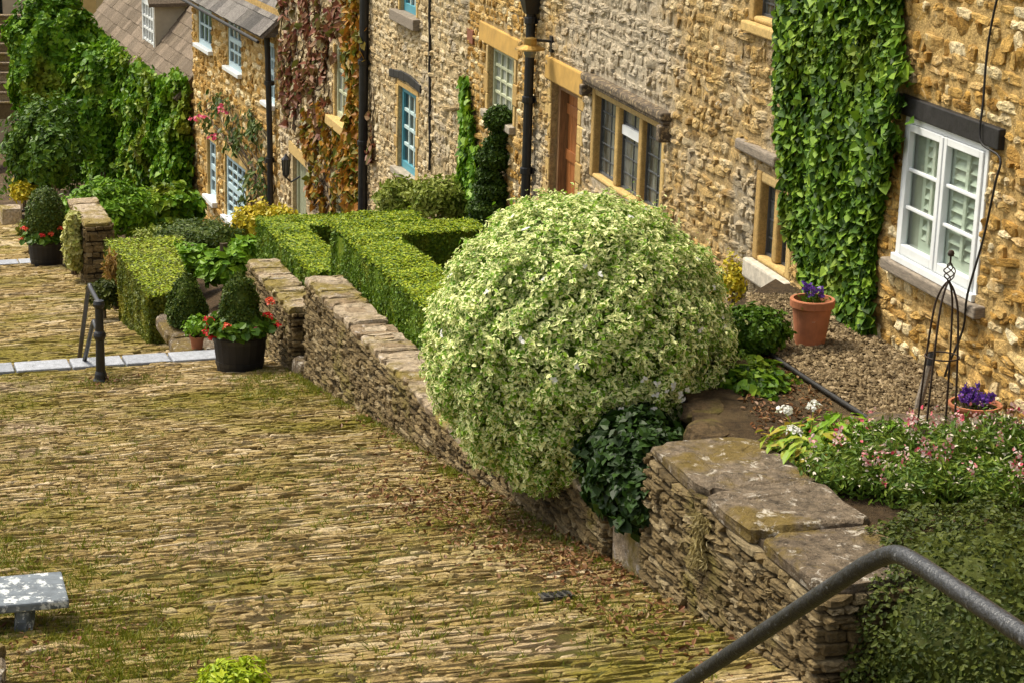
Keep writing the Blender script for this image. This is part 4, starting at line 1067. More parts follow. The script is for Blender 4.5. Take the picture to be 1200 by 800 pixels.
# small surface tufts
tuft = .55 * noise(P, 8.5) + .45 * noise(P + 7, 15)          # shoots and hollows
P = P + N * (.062 * tuft - .02 * rng.random(len(P)))[:, None]
keep = rng.random(len(P)) < np.clip(.68 + .95 * tuft, .05, 1); P, N = P[keep], N[keep]
sh, shN = blob_pts(c, (1.0, 1.02, 1.04), 150, .05, 2.6, .0, -.3)        # stray shoots
for f in np.linspace(.0, .085, 6):
    P = np.concatenate([P, sh + (shN + [0, 0, .4]) * f * (.5 + .7 * rng.random((150, 1))) + .012 * rng.normal(size=(150, 3))]); N = np.concatenate([N, shN])
k = P[:, 2] > c[2] - .74 + .2 * noise(P, 2) - .25 * (P[:, 0] < c[0] - .1)
leaves(mb, P[k], N[k], 0.035, .0185, 'oval', up=.5, jit=.5, fold=.18, droop=.15)
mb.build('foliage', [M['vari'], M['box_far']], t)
mb = MB()
for k in range(9):
    a = k * .7; tube(mb, smooth_path([(2.1 + .08 * math.cos(a), 13.5 + .08 * math.sin(a), -5.25), (2.1 + .3 * math.cos(a), 13.5 + .3 * math.sin(a), -4.7), (2.0 + .75 * math.cos(a), 13.55 + .75 * math.sin(a), -4.0)], 4), list(np.linspace(.035, .01, 9)), 6)
mb.build('stem', M['bark'], t)
pts = []
for u, v in ((768, 462), (782, 458), (800, 470), (790, 452), (798, 462), (770, 450), (735, 490), (742, 486), (728, 480), (765, 478), (848, 486), (806, 456)):
    r = ray(u, v); r /= np.linalg.norm(r); o_ = -c; b_ = r @ o_; cc = o_ @ o_ - 1.115 ** 2; disc = b_ * b_ - cc
    if disc > 0: pts.append(r * (-b_ - math.sqrt(disc)))
D_ = dirs(40, .0); D_ = D_[(D_ @ np.array([-.1, -.95, .3])) > .0]
pts += [c + d_ * np.array([1.05, 1.06, 1.09]) for d_ in D_]
for p in pts:
    nn = nrm(p - c); mb = MB()
    leaves(mb, np.tile(p, (6, 1)), np.tile(nn, (6, 1)), .024, .018, 'oval', up=.1, jit=.15)
    mb.build('flower', M['fl_white'], t)
# dark ivy under the shrub
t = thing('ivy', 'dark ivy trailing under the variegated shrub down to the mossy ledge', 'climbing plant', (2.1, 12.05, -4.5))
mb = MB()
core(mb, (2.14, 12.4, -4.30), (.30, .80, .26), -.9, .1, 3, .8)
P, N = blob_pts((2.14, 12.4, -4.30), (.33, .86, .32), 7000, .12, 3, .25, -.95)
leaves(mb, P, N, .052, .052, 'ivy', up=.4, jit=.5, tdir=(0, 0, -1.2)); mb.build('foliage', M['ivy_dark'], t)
bush('ground_ivy', 'pale green creeping plant on the terrace edge beside the shrub', 'ground cover', (3.05, 13.2, -4.0), (.25, .4, .12), M['ivy'], 1500, .045, .045, 'ivy', lump=.2, zmin=-.2)

# ------------------------------------------------------------------ clipped hedges
def RQ(r, q): p = ER * r + EQ * q; return (p[0], p[1])
def quad(r0, r1, q0, q1): return [RQ(r0, q0), RQ(r1, q0), RQ(r1, q1), RQ(r0, q1)]
t = thing('box_hedge', 'larger L-shaped clipped box hedge beside the round shrub', 'hedge', (*RQ(5.4, 18.5), -5.3))
mb = MB()
hedge_prism(mb, quad(5.10, 5.66, 16.3, 20.40), -5.32, -4.67, 8500, .034, .019)
hedge_prism(mb, quad(5.64, 6.64, 19.86, 20.40), -5.32, -4.675, 8500, .034, .019)
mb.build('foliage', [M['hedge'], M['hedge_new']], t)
t = thing('box_hedge', 'smaller L-shaped clipped box hedge behind the short wall', 'hedge', (*RQ(5.25, 22.5), -5.9))
mb = MB()
hedge_prism(mb, quad(5.03, 5.50, 21.0, 23.9), -5.92, -5.32, 7000, .037, .021)
hedge_prism(mb, quad(5.48, 7.0, 23.25, 23.9), -5.92, -5.325, 7000, .037, .021)
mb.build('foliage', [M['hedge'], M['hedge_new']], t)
t = thing('box_hedge', 'browned box-shaped hedge with flat mossy top beside the sloping street', 'hedge', (*RQ(4.1, 25.7), zs(25.7)))
mb = MB(); hedge_prism(mb, [RQ(3.78, 24.55), RQ(4.34, 24.55), RQ(4.56, 27.2), RQ(3.78, 27.2)], zs(25) - .4, -6.40, 5200, .042, .024)
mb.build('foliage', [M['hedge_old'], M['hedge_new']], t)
t = thing('box_hedge', 'low far hedge with flat yellowing top in front of the far wall', 'hedge', (*RQ(4.5, 29), -7.5))
mb = MB(); hedge_prism(mb, [RQ(3.95, 28.0), RQ(5.0, 28.0), RQ(5.1, 29.8), RQ(3.95, 29.8)], -7.6, -6.86, 4200, .045, .026)
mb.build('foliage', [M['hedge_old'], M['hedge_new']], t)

# ------------------------------------------------------------------ topiary
def cone_shrub(name, label, base, r, h, mat, n, L, W, power=.75, group=None):
    t = thing(name, label, 'topiary', base, group); base = np.asarray(base, float)
    mb = MB()
    prof = [(r * .5, 0.0), (r * .93, .12 * h), (r * .95, .3 * h), (r * .8, .55 * h), (r * .48, .8 * h), (.02, .95 * h)]
    lathe(mb, [(a * .9, b) for a, b in prof], base, 16)
    z = h * rng.random(n * 2); rr = np.interp(z, [b for a, b in prof] + [h], [a for a, b in prof] + [0.0])
    k = rng.random(n * 2) < rr / r; z, rr = z[k][:n], rr[k][:n]; m = len(z); a = rng.random(m) * 2 * PI
    P = np.stack([rr * np.cos(a), rr * np.sin(a), z], 1); N = nrm(np.stack([np.cos(a), np.sin(a), .35 + 0 * a], 1))
    P = base + P + N * (.02 * noise(P + base, 6)[:, None] + .03 * rng.random((m, 1)) - .02)
    leaves(mb, P, N, L, W, 'simple', up=.2, jit=.6)
    mb.build('foliage', mat, t)
    mb = MB(); tube(mb, [base - [0, 0, .08], base + [0, 0, .3 * h]], .025, 8); mb.build('stem', M['bark'], t)
    return t
def barrel(name, label, base, r, h, group):
    t = thing(name, label, 'barrel planter', base, group)
    mb = MB(); lathe(mb, [(r * .84, 0), (r * .93, .45 * h), (r * 1.0, h), (r * .92, h), (r * .90, h - .08), (.0, h - .08)], base, 22, jit=.015)
    mb.build('barrel_body', M['barrel'], t)
    for f in (.18, .78):
        mb = MB(); rr = r * (.84 + .16 * f) + .006; lathe(mb, [(rr, f * h), (rr + .006, f * h), (rr + .008, f * h + .045), (rr, f * h + .045)], base, 22, cap=False); mb.build('hoop', M['black'], t)
    mb = MB(); lathe(mb, [(r * .9, h - .05), (0, h - .03)], base, 16, cap=False); mb.build('soil', M['soil'], t)
    return t
def geraniums(label, base, r, heads, mats, n=1100, leafs=.075):
    t = thing('geraniums', label, 'flowers', base, 'red geraniums in the barrels'); base = np.asarray(base, float)
    mb = MB(); a = rng.random(n) * 2 * PI; rr = r * (.55 + .6 * rng.random(n))
    P = base + np.stack([rr * np.cos(a), rr * np.sin(a), .02 + .16 * rng.random(n) * (1.2 - rr / r * .5)], 1)
    leaves(mb, P, nrm(np.stack([np.cos(a), np.sin(a), .8 + 0 * a], 1)), leafs, leafs * 1.05, 'oval', up=.5, jit=.5)
    mb.build('foliage', M['green'], t)
    for i, (an, f, z) in enumerate(heads):
        p = base + np.array([f * r * math.cos(an), f * r * math.sin(an), z])
        flowers(t, [p], mats[i % len(mats)], .058, 34, flat=.85, fs=.55)
    return t
b1 = SP(4.17, 20.72)
barrel('barrel_planter', 'black half-barrel planter at the foot of the short wall by the kerb', b1, .29, .43, 'black half-barrel planters')
cone_shrub('topiary_cone', 'cone-shaped box topiary growing in the near black barrel', b1 + [0, 0, .38], .225, .72, M['cone'], 9000, .032, .019)
geraniums('red geraniums edging the near black barrel', b1 + [0, 0, .42], .31, [(-2.9, 1.1, .14), (-2.75, 1.15, .04), (-2.0, .95, .12), (-.4, 1.05, .20), (-1.0, 1.0, .08), (-.1, 1.25, .08), (-2.6, 1.1, .0), (.3, 1.1, .30)], [M['fl_red'], M['fl_red'], M['fl_coral'], M['fl_red'], M['fl_pink']])
b2 = SP(3.76, 36.45, .02)
barrel('barrel_planter', 'black half-barrel planter beside the far wall with pale ivy', b2, .34, .48, 'black half-barrel planters')
t = bush('topiary_dome', 'egg-shaped dark topiary in the far black barrel', 'topiary', b2 + [0, 0, .85], (.36, .36, .58), M['cone'], 5000, .05, .03, 'simple', lump=.03, depth=.08, zmin=-.9, stem_to=b2[2] + .4)
geraniums('orange-red geraniums edging the far black barrel', b2 + [0, 0, .46], .36, [(-2.9, 1.2, .03), (-2.6, 1.05, .22), (-1.6, 1.05, .16), (-.7, 1.1, .26), (-.4, 1.1, .24), (2.9, 1.2, .18), (-1.2, 1.1, .18)], [M['fl_coral'], M['fl_coral'], M['fl_red']], n=700, leafs=.09)
s0_ = SP(4.42, 24.6, .0)
t = thing('stone_steps', 'two worn stone steps leading up from the kerb to the garden path', 'steps', SP(4.5, 24))
mb = MB(); slab_row(mb, ER * 3.72 + EQ * 22.0, ER, EQ, .92, .8, -6.56, (.3, .45), (.09, .12), rows=1); mb.build('lower_step', M['cap'], t)
mb = MB(); slab_row(mb, ER * 3.72 + EQ * 22.02, ER, EQ, .9, .7, -6.75, (.3, .45), (.15, .17), rows=1); mb.build('riser', M['dry'], t)
mb = MB(); slab_row(mb, ER * 3.72 + EQ * 22.8, ER, EQ, .92, .9, -6.52, (.3, .45), (.09, .12), rows=1); mb.build('upper_step', M['cap'], t)
b3 = np.array([*RQ(4.02, 23.15), -6.44])
cone_shrub('topiary_cone', 'cone-shaped topiary standing beside the browned hedge', b3, .24, .68, M['cone'], 8000, .036, .021)
def flower_pot(name, label, base, r, h, group=None, bowl=False, mat='terracotta'):
    t = thing(name, label, 'plant pot', base, group); mb = MB()
    prof = [(r * .7, 0), (r * .92, h * .80), (r * .94, h * .82), (r * 1.04, h * .83), (r * 1.06, h * .98), (r * 1.03, h), (r * .9, h), (r * .86, h * .85), (r * .8, h * .8), (0, h * .8)]
    if bowl: prof = [(r * .55, 0), (r * .85, h * .5), (r * .98, h * .85), (r * 1.05, h * .88), (r * 1.05, h), (r * .95, h), (r * .9, h * .8), (0, h * .8)]
    lathe(mb, prof, base, 30); mb.build('pot', M[mat], t, smooth=False, bevel=0)
    mb = MB(); lathe(mb, [(r * .87, h * .83), (0, h * .86)], base, 16, cap=False); mb.build('soil', M['soil'], t)
    return t
b4 = np.array([*RQ(3.98, 22.25), -6.46])
flower_pot('flower_pot', 'tiny terracotta pot below the cone topiary', b4, .085, .16)
bush('potted_plant', 'small pale leafy plant in the tiny terracotta pot', 'plant', b4 + [0, 0, .26], (.15, .15, .14), M['lime'], 260, .06, .035, lump=.2, depth=.6, corescale=.3, stem_to=b4[2] + .12)

# spiral topiary
pc = FA.W(FA.sz(590, 200)[0], .75, -5.8)
t = thing('spiral_topiary', 'tall dark spiral-cut topiary in front of the sage window', 'topiary', pc)
mb = MB()
for (u, v, rx, rz) in ((585, 140, 17, 15), (592, 157, 14, 10), (580, 168, 13, 9), (580, 184, 20, 15), (593, 191, 12, 10), (573, 206, 15, 10), (578, 222, 22, 14), (590, 226, 12, 9), (575, 244, 26, 15), (592, 248, 20, 12), (570, 262, 26, 14)):
    p = onY(u, v, pc[1]); k = ppm(p)
    core(mb, p, (rx / k, rx / k, rz / k), -.9, .08, 3, .8, 14)
    P, N = blob_pts(p, (rx / k, rx / k, rz / k), int(rx * rz * 9), .1, 4, .25, -.9); leaves(mb, P, N, .045, .028, 'simple', up=.2, jit=.6)
mb.build('foliage', M['box_far'], t)
mb = MB(); tube(mb, [onY(583, 262, pc[1]) - [0, 0, .2], onY(583, 200, pc[1]), onY(585, 150, pc[1])], .03, 8); mb.build('stem', M['bark'], t)

# ------------------------------------------------------------------ garden shrubs and plants
def bushP(name, label, cat, u, v, y, rx, rz, mat, n, L, W, shape='oval', ry=None, **k):
    p = onY(u, v, y); m = ppm(p)
    return bush(name, label, cat, p, (rx / m, (ry or rx) / m, rz / m), mat, n, L, W, shape, stem_to=k.pop('stem_to', gz(y)), **k)
bushP('shrub', 'pale green bushy shrub beneath the turquoise window', 'shrub', 470, 238, 27.6, 30, 28, M['paleshrub'], 3200, .075, .032, lump=.2, depth=.5, corescale=.55, jit=.8)
bushP('shrub', 'loose pale shrub between turquoise window and ivy strand', 'shrub', 514, 236, 26.6, 32, 26, M['paleshrub'], 3200, .075, .035, lump=.22, depth=.5, corescale=.55, jit=.8)
bushP('shrub', 'golden yellow shrub in front of the cottage downpipe', 'shrub', 303, 268, 32.5, 34, 27, M['yellow'], 3600, .085, .05, lump=.2, depth=.45, corescale=.55)
bushP('shrub', 'small golden shrub leaf mound behind smaller hedge', 'shrub', 330, 257, 31.5, 18, 13, M['yellow'], 900, .085, .05, lump=.2, depth=.45, corescale=.55)
bushP('shrub', 'low dark conifer spreading behind the leafy plants', 'shrub', 232, 278, 31.5, 48, 17, M['cone'], 5200, .07, .03, 'simple', lump=.2, depth=.35)
bushP('shrub', 'olive sprawling shrub over the far flat-topped hedge', 'shrub', 185, 282, 32, 30, 14, M['paleshrub'], 1500, .07, .04, lump=.25, depth=.5, corescale=.5)
for (u, v, rx, rz, y, lab) in ((262, 313, 28, 20, 27.2, 'leafy bright green plant behind the two topiary cones'), (222, 303, 24, 16, 28.6, 'leafy green plant left of the pale path stones'), (290, 294, 22, 15, 28.3, 'leafy green plant by the end of the short wall')):
    bushP('leafy_plant', lab, 'plant', u, v, y, rx, rz, M['lime'], 900, .13, .075, lump=.2, depth=.5, corescale=.5, up=.8)
bushP('shrub', 'bright green shrub at the foot of the ivy mass', 'shrub', 128, 247, 42, 50, 32, M['lime'], 4200, .14, .07, lump=.22, depth=.4, stem_to=-10.3)
bushP('shrub', 'bushy green shrub under the ivy corner', 'shrub', 195, 248, 44, 40, 28, M['ivy_far'], 3600, .15, .12, 'ivy', lump=.2, depth=.4, stem_to=-10.6)
bushP('evergreen', 'very tall dark evergreen bush at the far left of the ivy', 'shrub', 52, 178, 53, 42, 56, M['green'], 9000, .15, .09, lump=.32, lsc=3.2, depth=.5, corescale=.62, stem_to=-11.6)
bushP('overgrown_bush', 'overgrown bright green bush topping the ivy at upper left', 'shrub', 62, 75, 60, 50, 82, M['ivy_far'], 20000, .145, .125, 'ivy', lump=.2, depth=.4, stem_to=-12.5)
bushP('overgrown_bush', 'dark green bush between upper left bush and brown roof', 'shrub', 122, 130, 58, 45, 72, M['ivy_far'], 12000, .145, .125, 'ivy', lump=.2, depth=.4, stem_to=-12.3)
bushP('shrub', 'pale-leaved shrub in front of the dark evergreen', 'shrub', 62, 185, 48, 26, 32, M['green'], 2600, .15, .08, lump=.25, depth=.5, corescale=.6, stem_to=-10.8)
bushP('fern', 'dead orange fern against the browned hedge', 'fern', 133, 318, 28.5, 10, 22, M['dead'], 500, .11, .03, 'simple', lump=.3, depth=.6, corescale=.3, stem_to=zs(28))
bushP('ivy', 'pale cream ivy hanging down the street side of the far wall', 'climbing plant', 87, 286, 33.0, 12, 36, M['cream_ivy'], 2600, .07, .06, 'ivy', ry=24, lump=.2, depth=.4, stem_to=zs(32))
bushP('shrub', 'dark low plant between far wall and browned hedge', 'plant', 122, 345, 27.6, 16, 16, M['yew'], 900, .07, .04, lump=.2, stem_to=zs(27.6))
bushP('shrub', 'dark box shrub behind the large terracotta pot', 'shrub', 886, 388, 13.85, 36, 27, M['green'], 5200, .035, .022, lump=.15, stem_to=TZ)
bushP('shrub', 'pale weeds at foot of wall under small stone window', 'plant', 866, 330, 16.9, 26, 30, M['yellow'], 1100, .04, .022, lump=.3, depth=.6, corescale=.4, stem_to=-5)

# far planters and pieces by the street
p = onY(37, 252, 47.0); k = ppm(p)
barrel('barrel_planter', 'dark farthest barrel beneath the pale-leaved shrub', (p[0], p[1], zs(rq(p)[1])), .34, .5, 'black half-barrel planters')
bushP('shrub', 'mossy low bush beside the street at far left', 'shrub', 35, 268, 41, 14, 12, M['hedge_old'], 900, .09, .05, stem_to=zs(42))
bushP('shrub', 'yellowish low bush beside the far topiary barrel', 'shrub', 28, 225, 52, 14, 12, M['yellow'], 700, .12, .06, lump=.2, stem_to=zs(52))
p = onY(16, 244, 46); t = thing('stone_block', 'pale square stone block beside the street at far left', 'stone block', p)
mb = MB(); slab_row(mb, p - ER * .3 - [0, 0, .3], ER, EQ, .5, .5, p[2] - .35, (.5, .5), (.3, .35)); mb.build('slab', M['cap_pale'], t)
# distance: steps and houses beyond the bend
p = onY(-10, 130, 72); t = thing('stone_steps', 'flight of dark stone steps at the far end of the street', 'steps', p)
mb = MB()
for i in range(10):
    mb.box(p[0] - 3.2, p[0] + .72, p[1] + i * .34, p[1] + 3.8, p[2] - .3 + i * .30, p[2] + (i + 1) * .30 - .06, 0); mb.box(p[0] - 3.2, p[0] + .75, p[1] + i * .34 - .04, p[1] + i * .34 + .34, p[2] + (i + 1) * .30 - .058, p[2] + (i + 1) * .30, 1)
mb.build('treads', [M['dry'], M['cap']], t)
for (u, v, y, wd, hh, mat, lab) in ((10, 40, 82, 4.0, 4, 'render', 'grey rendered house far beyond the stone steps'), (97, 24, 74, 1.0, 3, 'render_gold', 'golden rendered house gable rising behind brown roof')):
    p = onY(u, v, y); t = thing('house', lab, 'house', (p[0], p[1], -15))
    mb = MB(); mb.box(p[0] - wd / 2, p[0] + wd / 2, p[1], p[1] + 5, -15.5, p[2] + hh); mb.build('wall', M[mat], t)
    mb = MB(); mb.hexa([(p[0]-wd/2-.2, p[1]-.2, p[2]+hh+.004), (p[0]+wd/2+.2, p[1]-.2, p[2]+hh+.004), (p[0]+wd/2+.2, p[1]+5.2, p[2]+hh+.004), (p[0]-wd/2-.2, p[1]+5.2, p[2]+hh+.004), (p[0]-.05, p[1]-.2, p[2]+hh+wd*.45), (p[0]+.05, p[1]-.2, p[2]+hh+wd*.45), (p[0]+.05, p[1]+5.2, p[2]+hh+wd*.45), (p[0]-.05, p[1]+5.2, p[2]+hh+wd*.45)]); mb.build('roof', M['slate_brown'], t)
    mb = MB(); mb.box(p[0] - .3 * wd, p[0] - .05 * wd, p[1] - .02, p[1] + .05, p[2] + .4, p[2] + 1.5); mb.build('window', M['glass'], t)

# ------------------------------------------------------------------ terrace: gravel, edging, pots, trellis, flower bed
mb = MB(); n = 11000
S = rng.random(n); T_ = 12.05 + 3.3 * rng.random(n)
xl = np.interp(T_, [12.0, 12.29, 13.64, 14.3, 15.4], [3.62, 3.58, 3.34, 3.22, 3.5]); xr = 4.39 - .1515 * (T_ - 12.73) - .02
P = np.stack([xl + (xr - xl) * S, T_, np.full(n, TZ) + .025 * rng.random(n) + .012], 1)
oct_ = np.array([(1,0,0),(0,1,0),(-1,0,0),(0,-1,0),(0,0,1),(0,0,-1)]); of = np.array([(0,1,4),(1,2,4),(2,3,4),(3,0,4),(1,0,5),(2,1,5),(3,2,5),(0,3,5)])
sc = (.009 + .014 * rng.random((n, 1, 1)) ** 1.5) * np.array([1.2, 1, .7]) * (1 + .3 * rng.normal(size=(n, 1, 3)))
an = rng.random(n) * 6.28; Rm = np.zeros((n, 3, 3)); Rm[:, 0, 0] = np.cos(an); Rm[:, 0, 1] = -np.sin(an); Rm[:, 1, 0] = np.sin(an); Rm[:, 1, 1] = np.cos(an); Rm[:, 2, 2] = 1
V = np.einsum('nij,nkj->nki', Rm, oct_[None] * sc * (1 + .2 * rng.normal(size=(n, 6, 1)))) + P[:, None, :]
mb.add(V.reshape(-1, 3), (np.arange(n)[:, None, None] * 6 + of[None]).reshape(-1, 3))
o = mb.build('gravel', M['pebble']); tag(o, 'pale pea gravel along the foot of the nearest house', 'gravel', kind='stuff')
t = thing('path_edging', 'thin black edging strip between the gravel and the bare earth', 'edging', (3.45, 12.9, TZ))
mb = MB(); tube(mb, smooth_path([(3.28, 13.75, TZ + .025), (3.34, 13.4, TZ + .03), (3.45, 12.85, TZ + .03), (3.58, 12.2, TZ + .035)], 6), .017, 10); mb.build('strip', M['wood_black'], t, smooth=True)
def rock(mb, c, s, seed=0):
    c = np.asarray(c, float); n = 10; V = []; F = []
    D = []
    for i in range(6):
        z = -1 + 2 * i / 5; r = math.sqrt(max(0, 1 - z * z))
        for k in range(n): D.append((r * math.cos(2*PI*k/n), r * math.sin(2*PI*k/n), z))
    D = np.array(D); D = np.sign(D) * np.abs(D) ** .75
    R = 1 + .16 * noise(D * 1.8 + seed * 3.7)
    F = [(i*n+k, i*n+(k+1)%n, (i+1)*n+(k+1)%n, (i+1)*n+k) for i in range(5) for k in range(n)]
    mb.add(c + D * np.asarray(s) * R[:, None], F)
rk = [((3.62, 11.98), .15, .11, 'squarish rock edging the flower bed by the white phlox'), ((3.92, 11.93), .19, .12, 'long flat rock edging the bed behind the trellis'), ((4.24, 11.92), .17, .13, 'rounded brown rock in front of the purple flower bowl'), ((4.56, 11.93), .16, .12, 'brown rock at the picture edge of the flower bed'), ((3.42, 12.02), .08, .06, 'small pale chip of rock leaning beside the bed')]
for i, ((x, y), sx, sz_, lab) in enumerate(rk):
    mb = MB(); rock(mb, (x, y, TZ + .04), (sx, .13, sz_), i); o = mb.build('edging_rock', M['cap']); tag(o, lab, 'rock', 'rocks edging the flower bed')
for i, (x, y, sx, sy, sz_, lab) in enumerate(((2.52, 11.75, .16, .2, .16, 'brown rock wedged between the tall wall and the round shrub'), (2.56, 12.15, .17, .24, .15, 'long brown rock holding the terrace edge beside the round shrub'), (2.62, 12.6, .16, .22, .15, 'mossy rock under the right skirt of the round shrub'), (2.78, 11.85, .15, .10, .07, 'flat half-buried stone on the bare earth behind the tall wall'), (2.98, 12.55, .14, .12, .05, 'low flat stone in the middle of the bare earth'))):
    mb = MB(); rock(mb, (x, y, TZ - .06), (sx * .85, sy * .9, sz_ * .62), 11 + i); tag(mb.build('terrace_rock', M['rock_dark']), lab, 'rock', 'rocks along the terrace edge')
mb = MB(); rock(mb, (2.95, 13.3, TZ + .02), (.12, .15, .10), 9); tag(mb.build('edging_rock', M['dry']), 'dark rock on the bare earth beside the round shrub', 'rock')
pb = np.array([3.63, 14.0, TZ + .02])
flower_pot('flower_pot', 'large terracotta pot standing on the gravel below the ivy', pb, .148, .33)
def spikes(label, base, n, h, spread, mat, leafm, cat='flowers', name='flowers', leafn=120):
    t = thing(name, label, cat, base); base = np.asarray(base, float)
    mb = MB(); st_ = MB(); lf = MB()
    for i in range(n):
        a = rng.random() * 6.28; r = spread * math.sqrt(rng.random()); hh = h * (.6 + .5 * rng.random())
        p0 = base + [r * .6 * math.cos(a), r * .6 * math.sin(a), 0]; p1 = base + [r * math.cos(a), r * math.sin(a), hh]
        tube(st_, [p0, p1], .003, 4)
        k = 16; f = .45 + .55 * rng.random((k, 1)); P = p0 + (p1 - p0) * f; D = dirs(k)
        leaves(mb, P, D, .026, .020, 'oval', up=.2, jit=.4)
    P = base + np.stack([spread * rng.normal(size=leafn) * .6, spread * rng.normal(size=leafn) * .6, h * .4 * rng.random(leafn)], 1)
    leaves(lf, P, dirs(leafn, 0), .05, .014, 'simple', up=.2, jit=.8)
    mb.build('blossom', mat, t); st_.build('stem', leafm, t); lf.build('foliage', leafm, t); return t
spikes('purple flowers in the large terracotta pot', pb + [0, 0, .29], 9, .15, .07, M['fl_purple'], M['green'])
bb = np.array([4.23, 12.22, TZ + .0])
flower_pot('flower_bowl', 'shallow terracotta bowl at the foot of the golden wall', bb, .155, .14, bowl=True)
spikes('purple flowers filling the shallow terracotta bowl', bb + [0, 0, .11], 26, .12, .11, M['fl_purple'], M['cone'])
# wire obelisk
ob = np.array([3.82, 11.68, TZ]); H = 1.24
t = thing('garden_obelisk', 'slender rusty wire obelisk trellis with a caged finial', 'trellis', ob)
for k in range(4):
    a = PI / 4 + k * PI / 2; ca, sa = math.cos(a), math.sin(a); mb = MB()
    tube(mb, smooth_path([ob + [.125*ca, .125*sa, 0], ob + [.105*ca, .105*sa, .5], ob + [.078*ca, .078*sa, .86], ob + [.045*ca, .045*sa, .99], ob + [.0, .0, 1.06]], 5), .0065, 6); mb.build('leg', M['rust'], t, smooth=True)
mb = MB(); tube(mb, [ob + [.099*math.cos(a), .099*math.sin(a), .60] for a in np.linspace(0, 2*PI, 25)], .005, 6); mb.build('ring', M['rust'], t, smooth=True)
mb = MB()
for k in range(4):
    tube(mb, [ob + [.034*math.sin(PI*f)*math.cos(2*PI*f*.75 + k*PI/2), .034*math.sin(PI*f)*math.sin(2*PI*f*.75 + k*PI/2), 1.05 + .12*f] for f in np.linspace(0, 1, 14)], .004, 5)
lathe(mb, [(.006, 1.16), (.006, 1.205), (.018, 1.21), (.02, 1.225), (.014, 1.24), (0, 1.245)], ob, 10); mb.build('finial', M['rust'], t)
t = thing('wooden_stake', 'weathered wooden stake with black cap leaning behind the trellis', 'stake', (3.98, 12.5, TZ))
mb = MB(); tube(mb, [(3.96, 12.5, TZ), (4.03, 12.55, TZ + .30)], [.028, .022], 7); mb.build('post', M['wood_grey'], t)
mb = MB(); tube(mb, [(4.03, 12.55, TZ + .29), (4.045, 12.56, TZ + .37)], [.03, .026], 8); mb.build('stake_cap', M['wood_black'], t)
# planted bed
def leafy(name, label, base, n, L, W, spread, h, mat, cat='plant', heads=(), headmat=None, hr=.04, group=None):
    t = thing(name, label, cat, base, group); base = np.asarray(base, float); mb = MB(); st_ = MB()
    a = rng.random(n) * 6.28; r = spread * np.sqrt(rng.random(n)); z = h * (.25 + .75 * rng.random(n)) * (1 - .4 * r / spread)
    P = base + np.stack([r * np.cos(a), r * np.sin(a), z], 1)
    leaves(mb, P, np.stack([.3 * np.cos(a), .3 * np.sin(a), 1 + 0 * a], 1), L, W, 'oval', up=.5, jit=.35, tdir=np.stack([np.cos(a) * 1.3, np.sin(a) * 1.3, 0 * a], 1), droop=.3)
    mb.build('foliage', mat, t)
    for k in range(max(4, len(heads))):
        q = heads[k] if k < len(heads) else (spread * .4 * rng.normal(), spread * .4 * rng.normal(), h * .8)
        tube(st_, [base, base + np.array(q) * [.5, .5, .6], base + np.array(q)], .004, 5)
    st_.build('stem', mat, t)
    for q in heads:
        flowers(t, [base + np.array(q)], headmat, hr, 60, 'flower_head', .7, .42)
    return t
leafy('phlox', 'white-headed phlox with yellowing leaves on the coping edge', (3.02, 11.5, TZ), 260, .10, .045, .27, .27, M['phlox'], 'flowers',
      [(-.13, .12, .28), (.05, .14, .30), (-.10, -.02, .20)], M['fl_white'], .05)
leafy('leafy_plant', 'fresh green leafy plant behind the phlox', (3.22, 11.62, TZ), 240, .11, .036, .24, .30, M['lime'])
leafy('leafy_plant', 'single bright green seedling beside the long flat rock', (3.68, 11.85, TZ + .08), 9, .11, .05, .05, .08, M['lime'])
leafy('leafy_plant', 'bright broad-leaved plant at the picture edge by the bowl', (4.45, 11.45, TZ), 70, .14, .12, .16, .34, M['lime'])
def salvia(label, base, r, h, n, fl, tip):
    t = thing('salvia', label, 'flowers', base, 'red and white salvias in the bed'); base = np.asarray(base, float)
    mb = MB(); core(mb, base + [0, 0, h * .4], (r, r, h * .5), -.8, .15, 4, .65, 14)
    P, N = blob_pts(base + [0, 0, h * .42], (r, r, h * .6), n, .2, 4, .5, -.6)
    leaves(mb, P, N, .042, .015, 'oval', up=.5, jit=.7, tdir=(0, 0, .9))
    for k in range(tip):       # pale buds and bracts on thin stems
        D = dirs(1, .1)[0]; p = base + [0, 0, h * .42] + D * np.array([r, r, h * .62]) * 1.03
        tube(mb, [p - [0, 0, .05], p], .0018, 4); leaves(mb, np.tile(p, (3, 1)), dirs(3, 0), .020, .009, 'oval', up=.6, jit=.4, mi=1)
    mb.build('foliage', [M['salvia'], M['fl_pale']], t)
    for k in range(fl):
        D = dirs(1, .15)[0]; p = base + [0, 0, h * .42] + D * np.array([r, r, h * .62]) * 1.12; mb = MB()
        k_ = 22; P = p + [0, 0, .02] + rng.normal(size=(k_, 3)) * [.016, .016, .038]
        leaves(mb, P, dirs(k_, -.3), .022, .016, 'oval', up=.1, jit=.5); mb.build('flower', M['fl_salvia'], t)
    return t
for (x, y, r, h, fl, tip, lab) in ((3.12, 11.05, .24, .26, 5, 40, 'green salvia clump beside the mossy coping'), (3.42, 11.35, .26, .30, 7, 50, 'flowering salvia clump below the small pale rock'), (3.45, 10.85, .24, .26, 5, 30, 'dense green salvia nearest the bent handrail'),
      (3.76, 11.28, .26, .32, 8, 60, 'salvia clump at the foot of the wire trellis'), (4.08, 11.35, .25, .34, 9, 50, 'salvia clump right of the wire trellis'), (3.86, 10.85, .25, .24, 5, 35, 'salvia clump above the dull clipped shrub'), (4.32, 11.15, .25, .30, 7, 40, 'salvia clump beside the yellow spike')):
    salvia(lab, (x, y, TZ - .02), r, h, 1700, fl, tip)
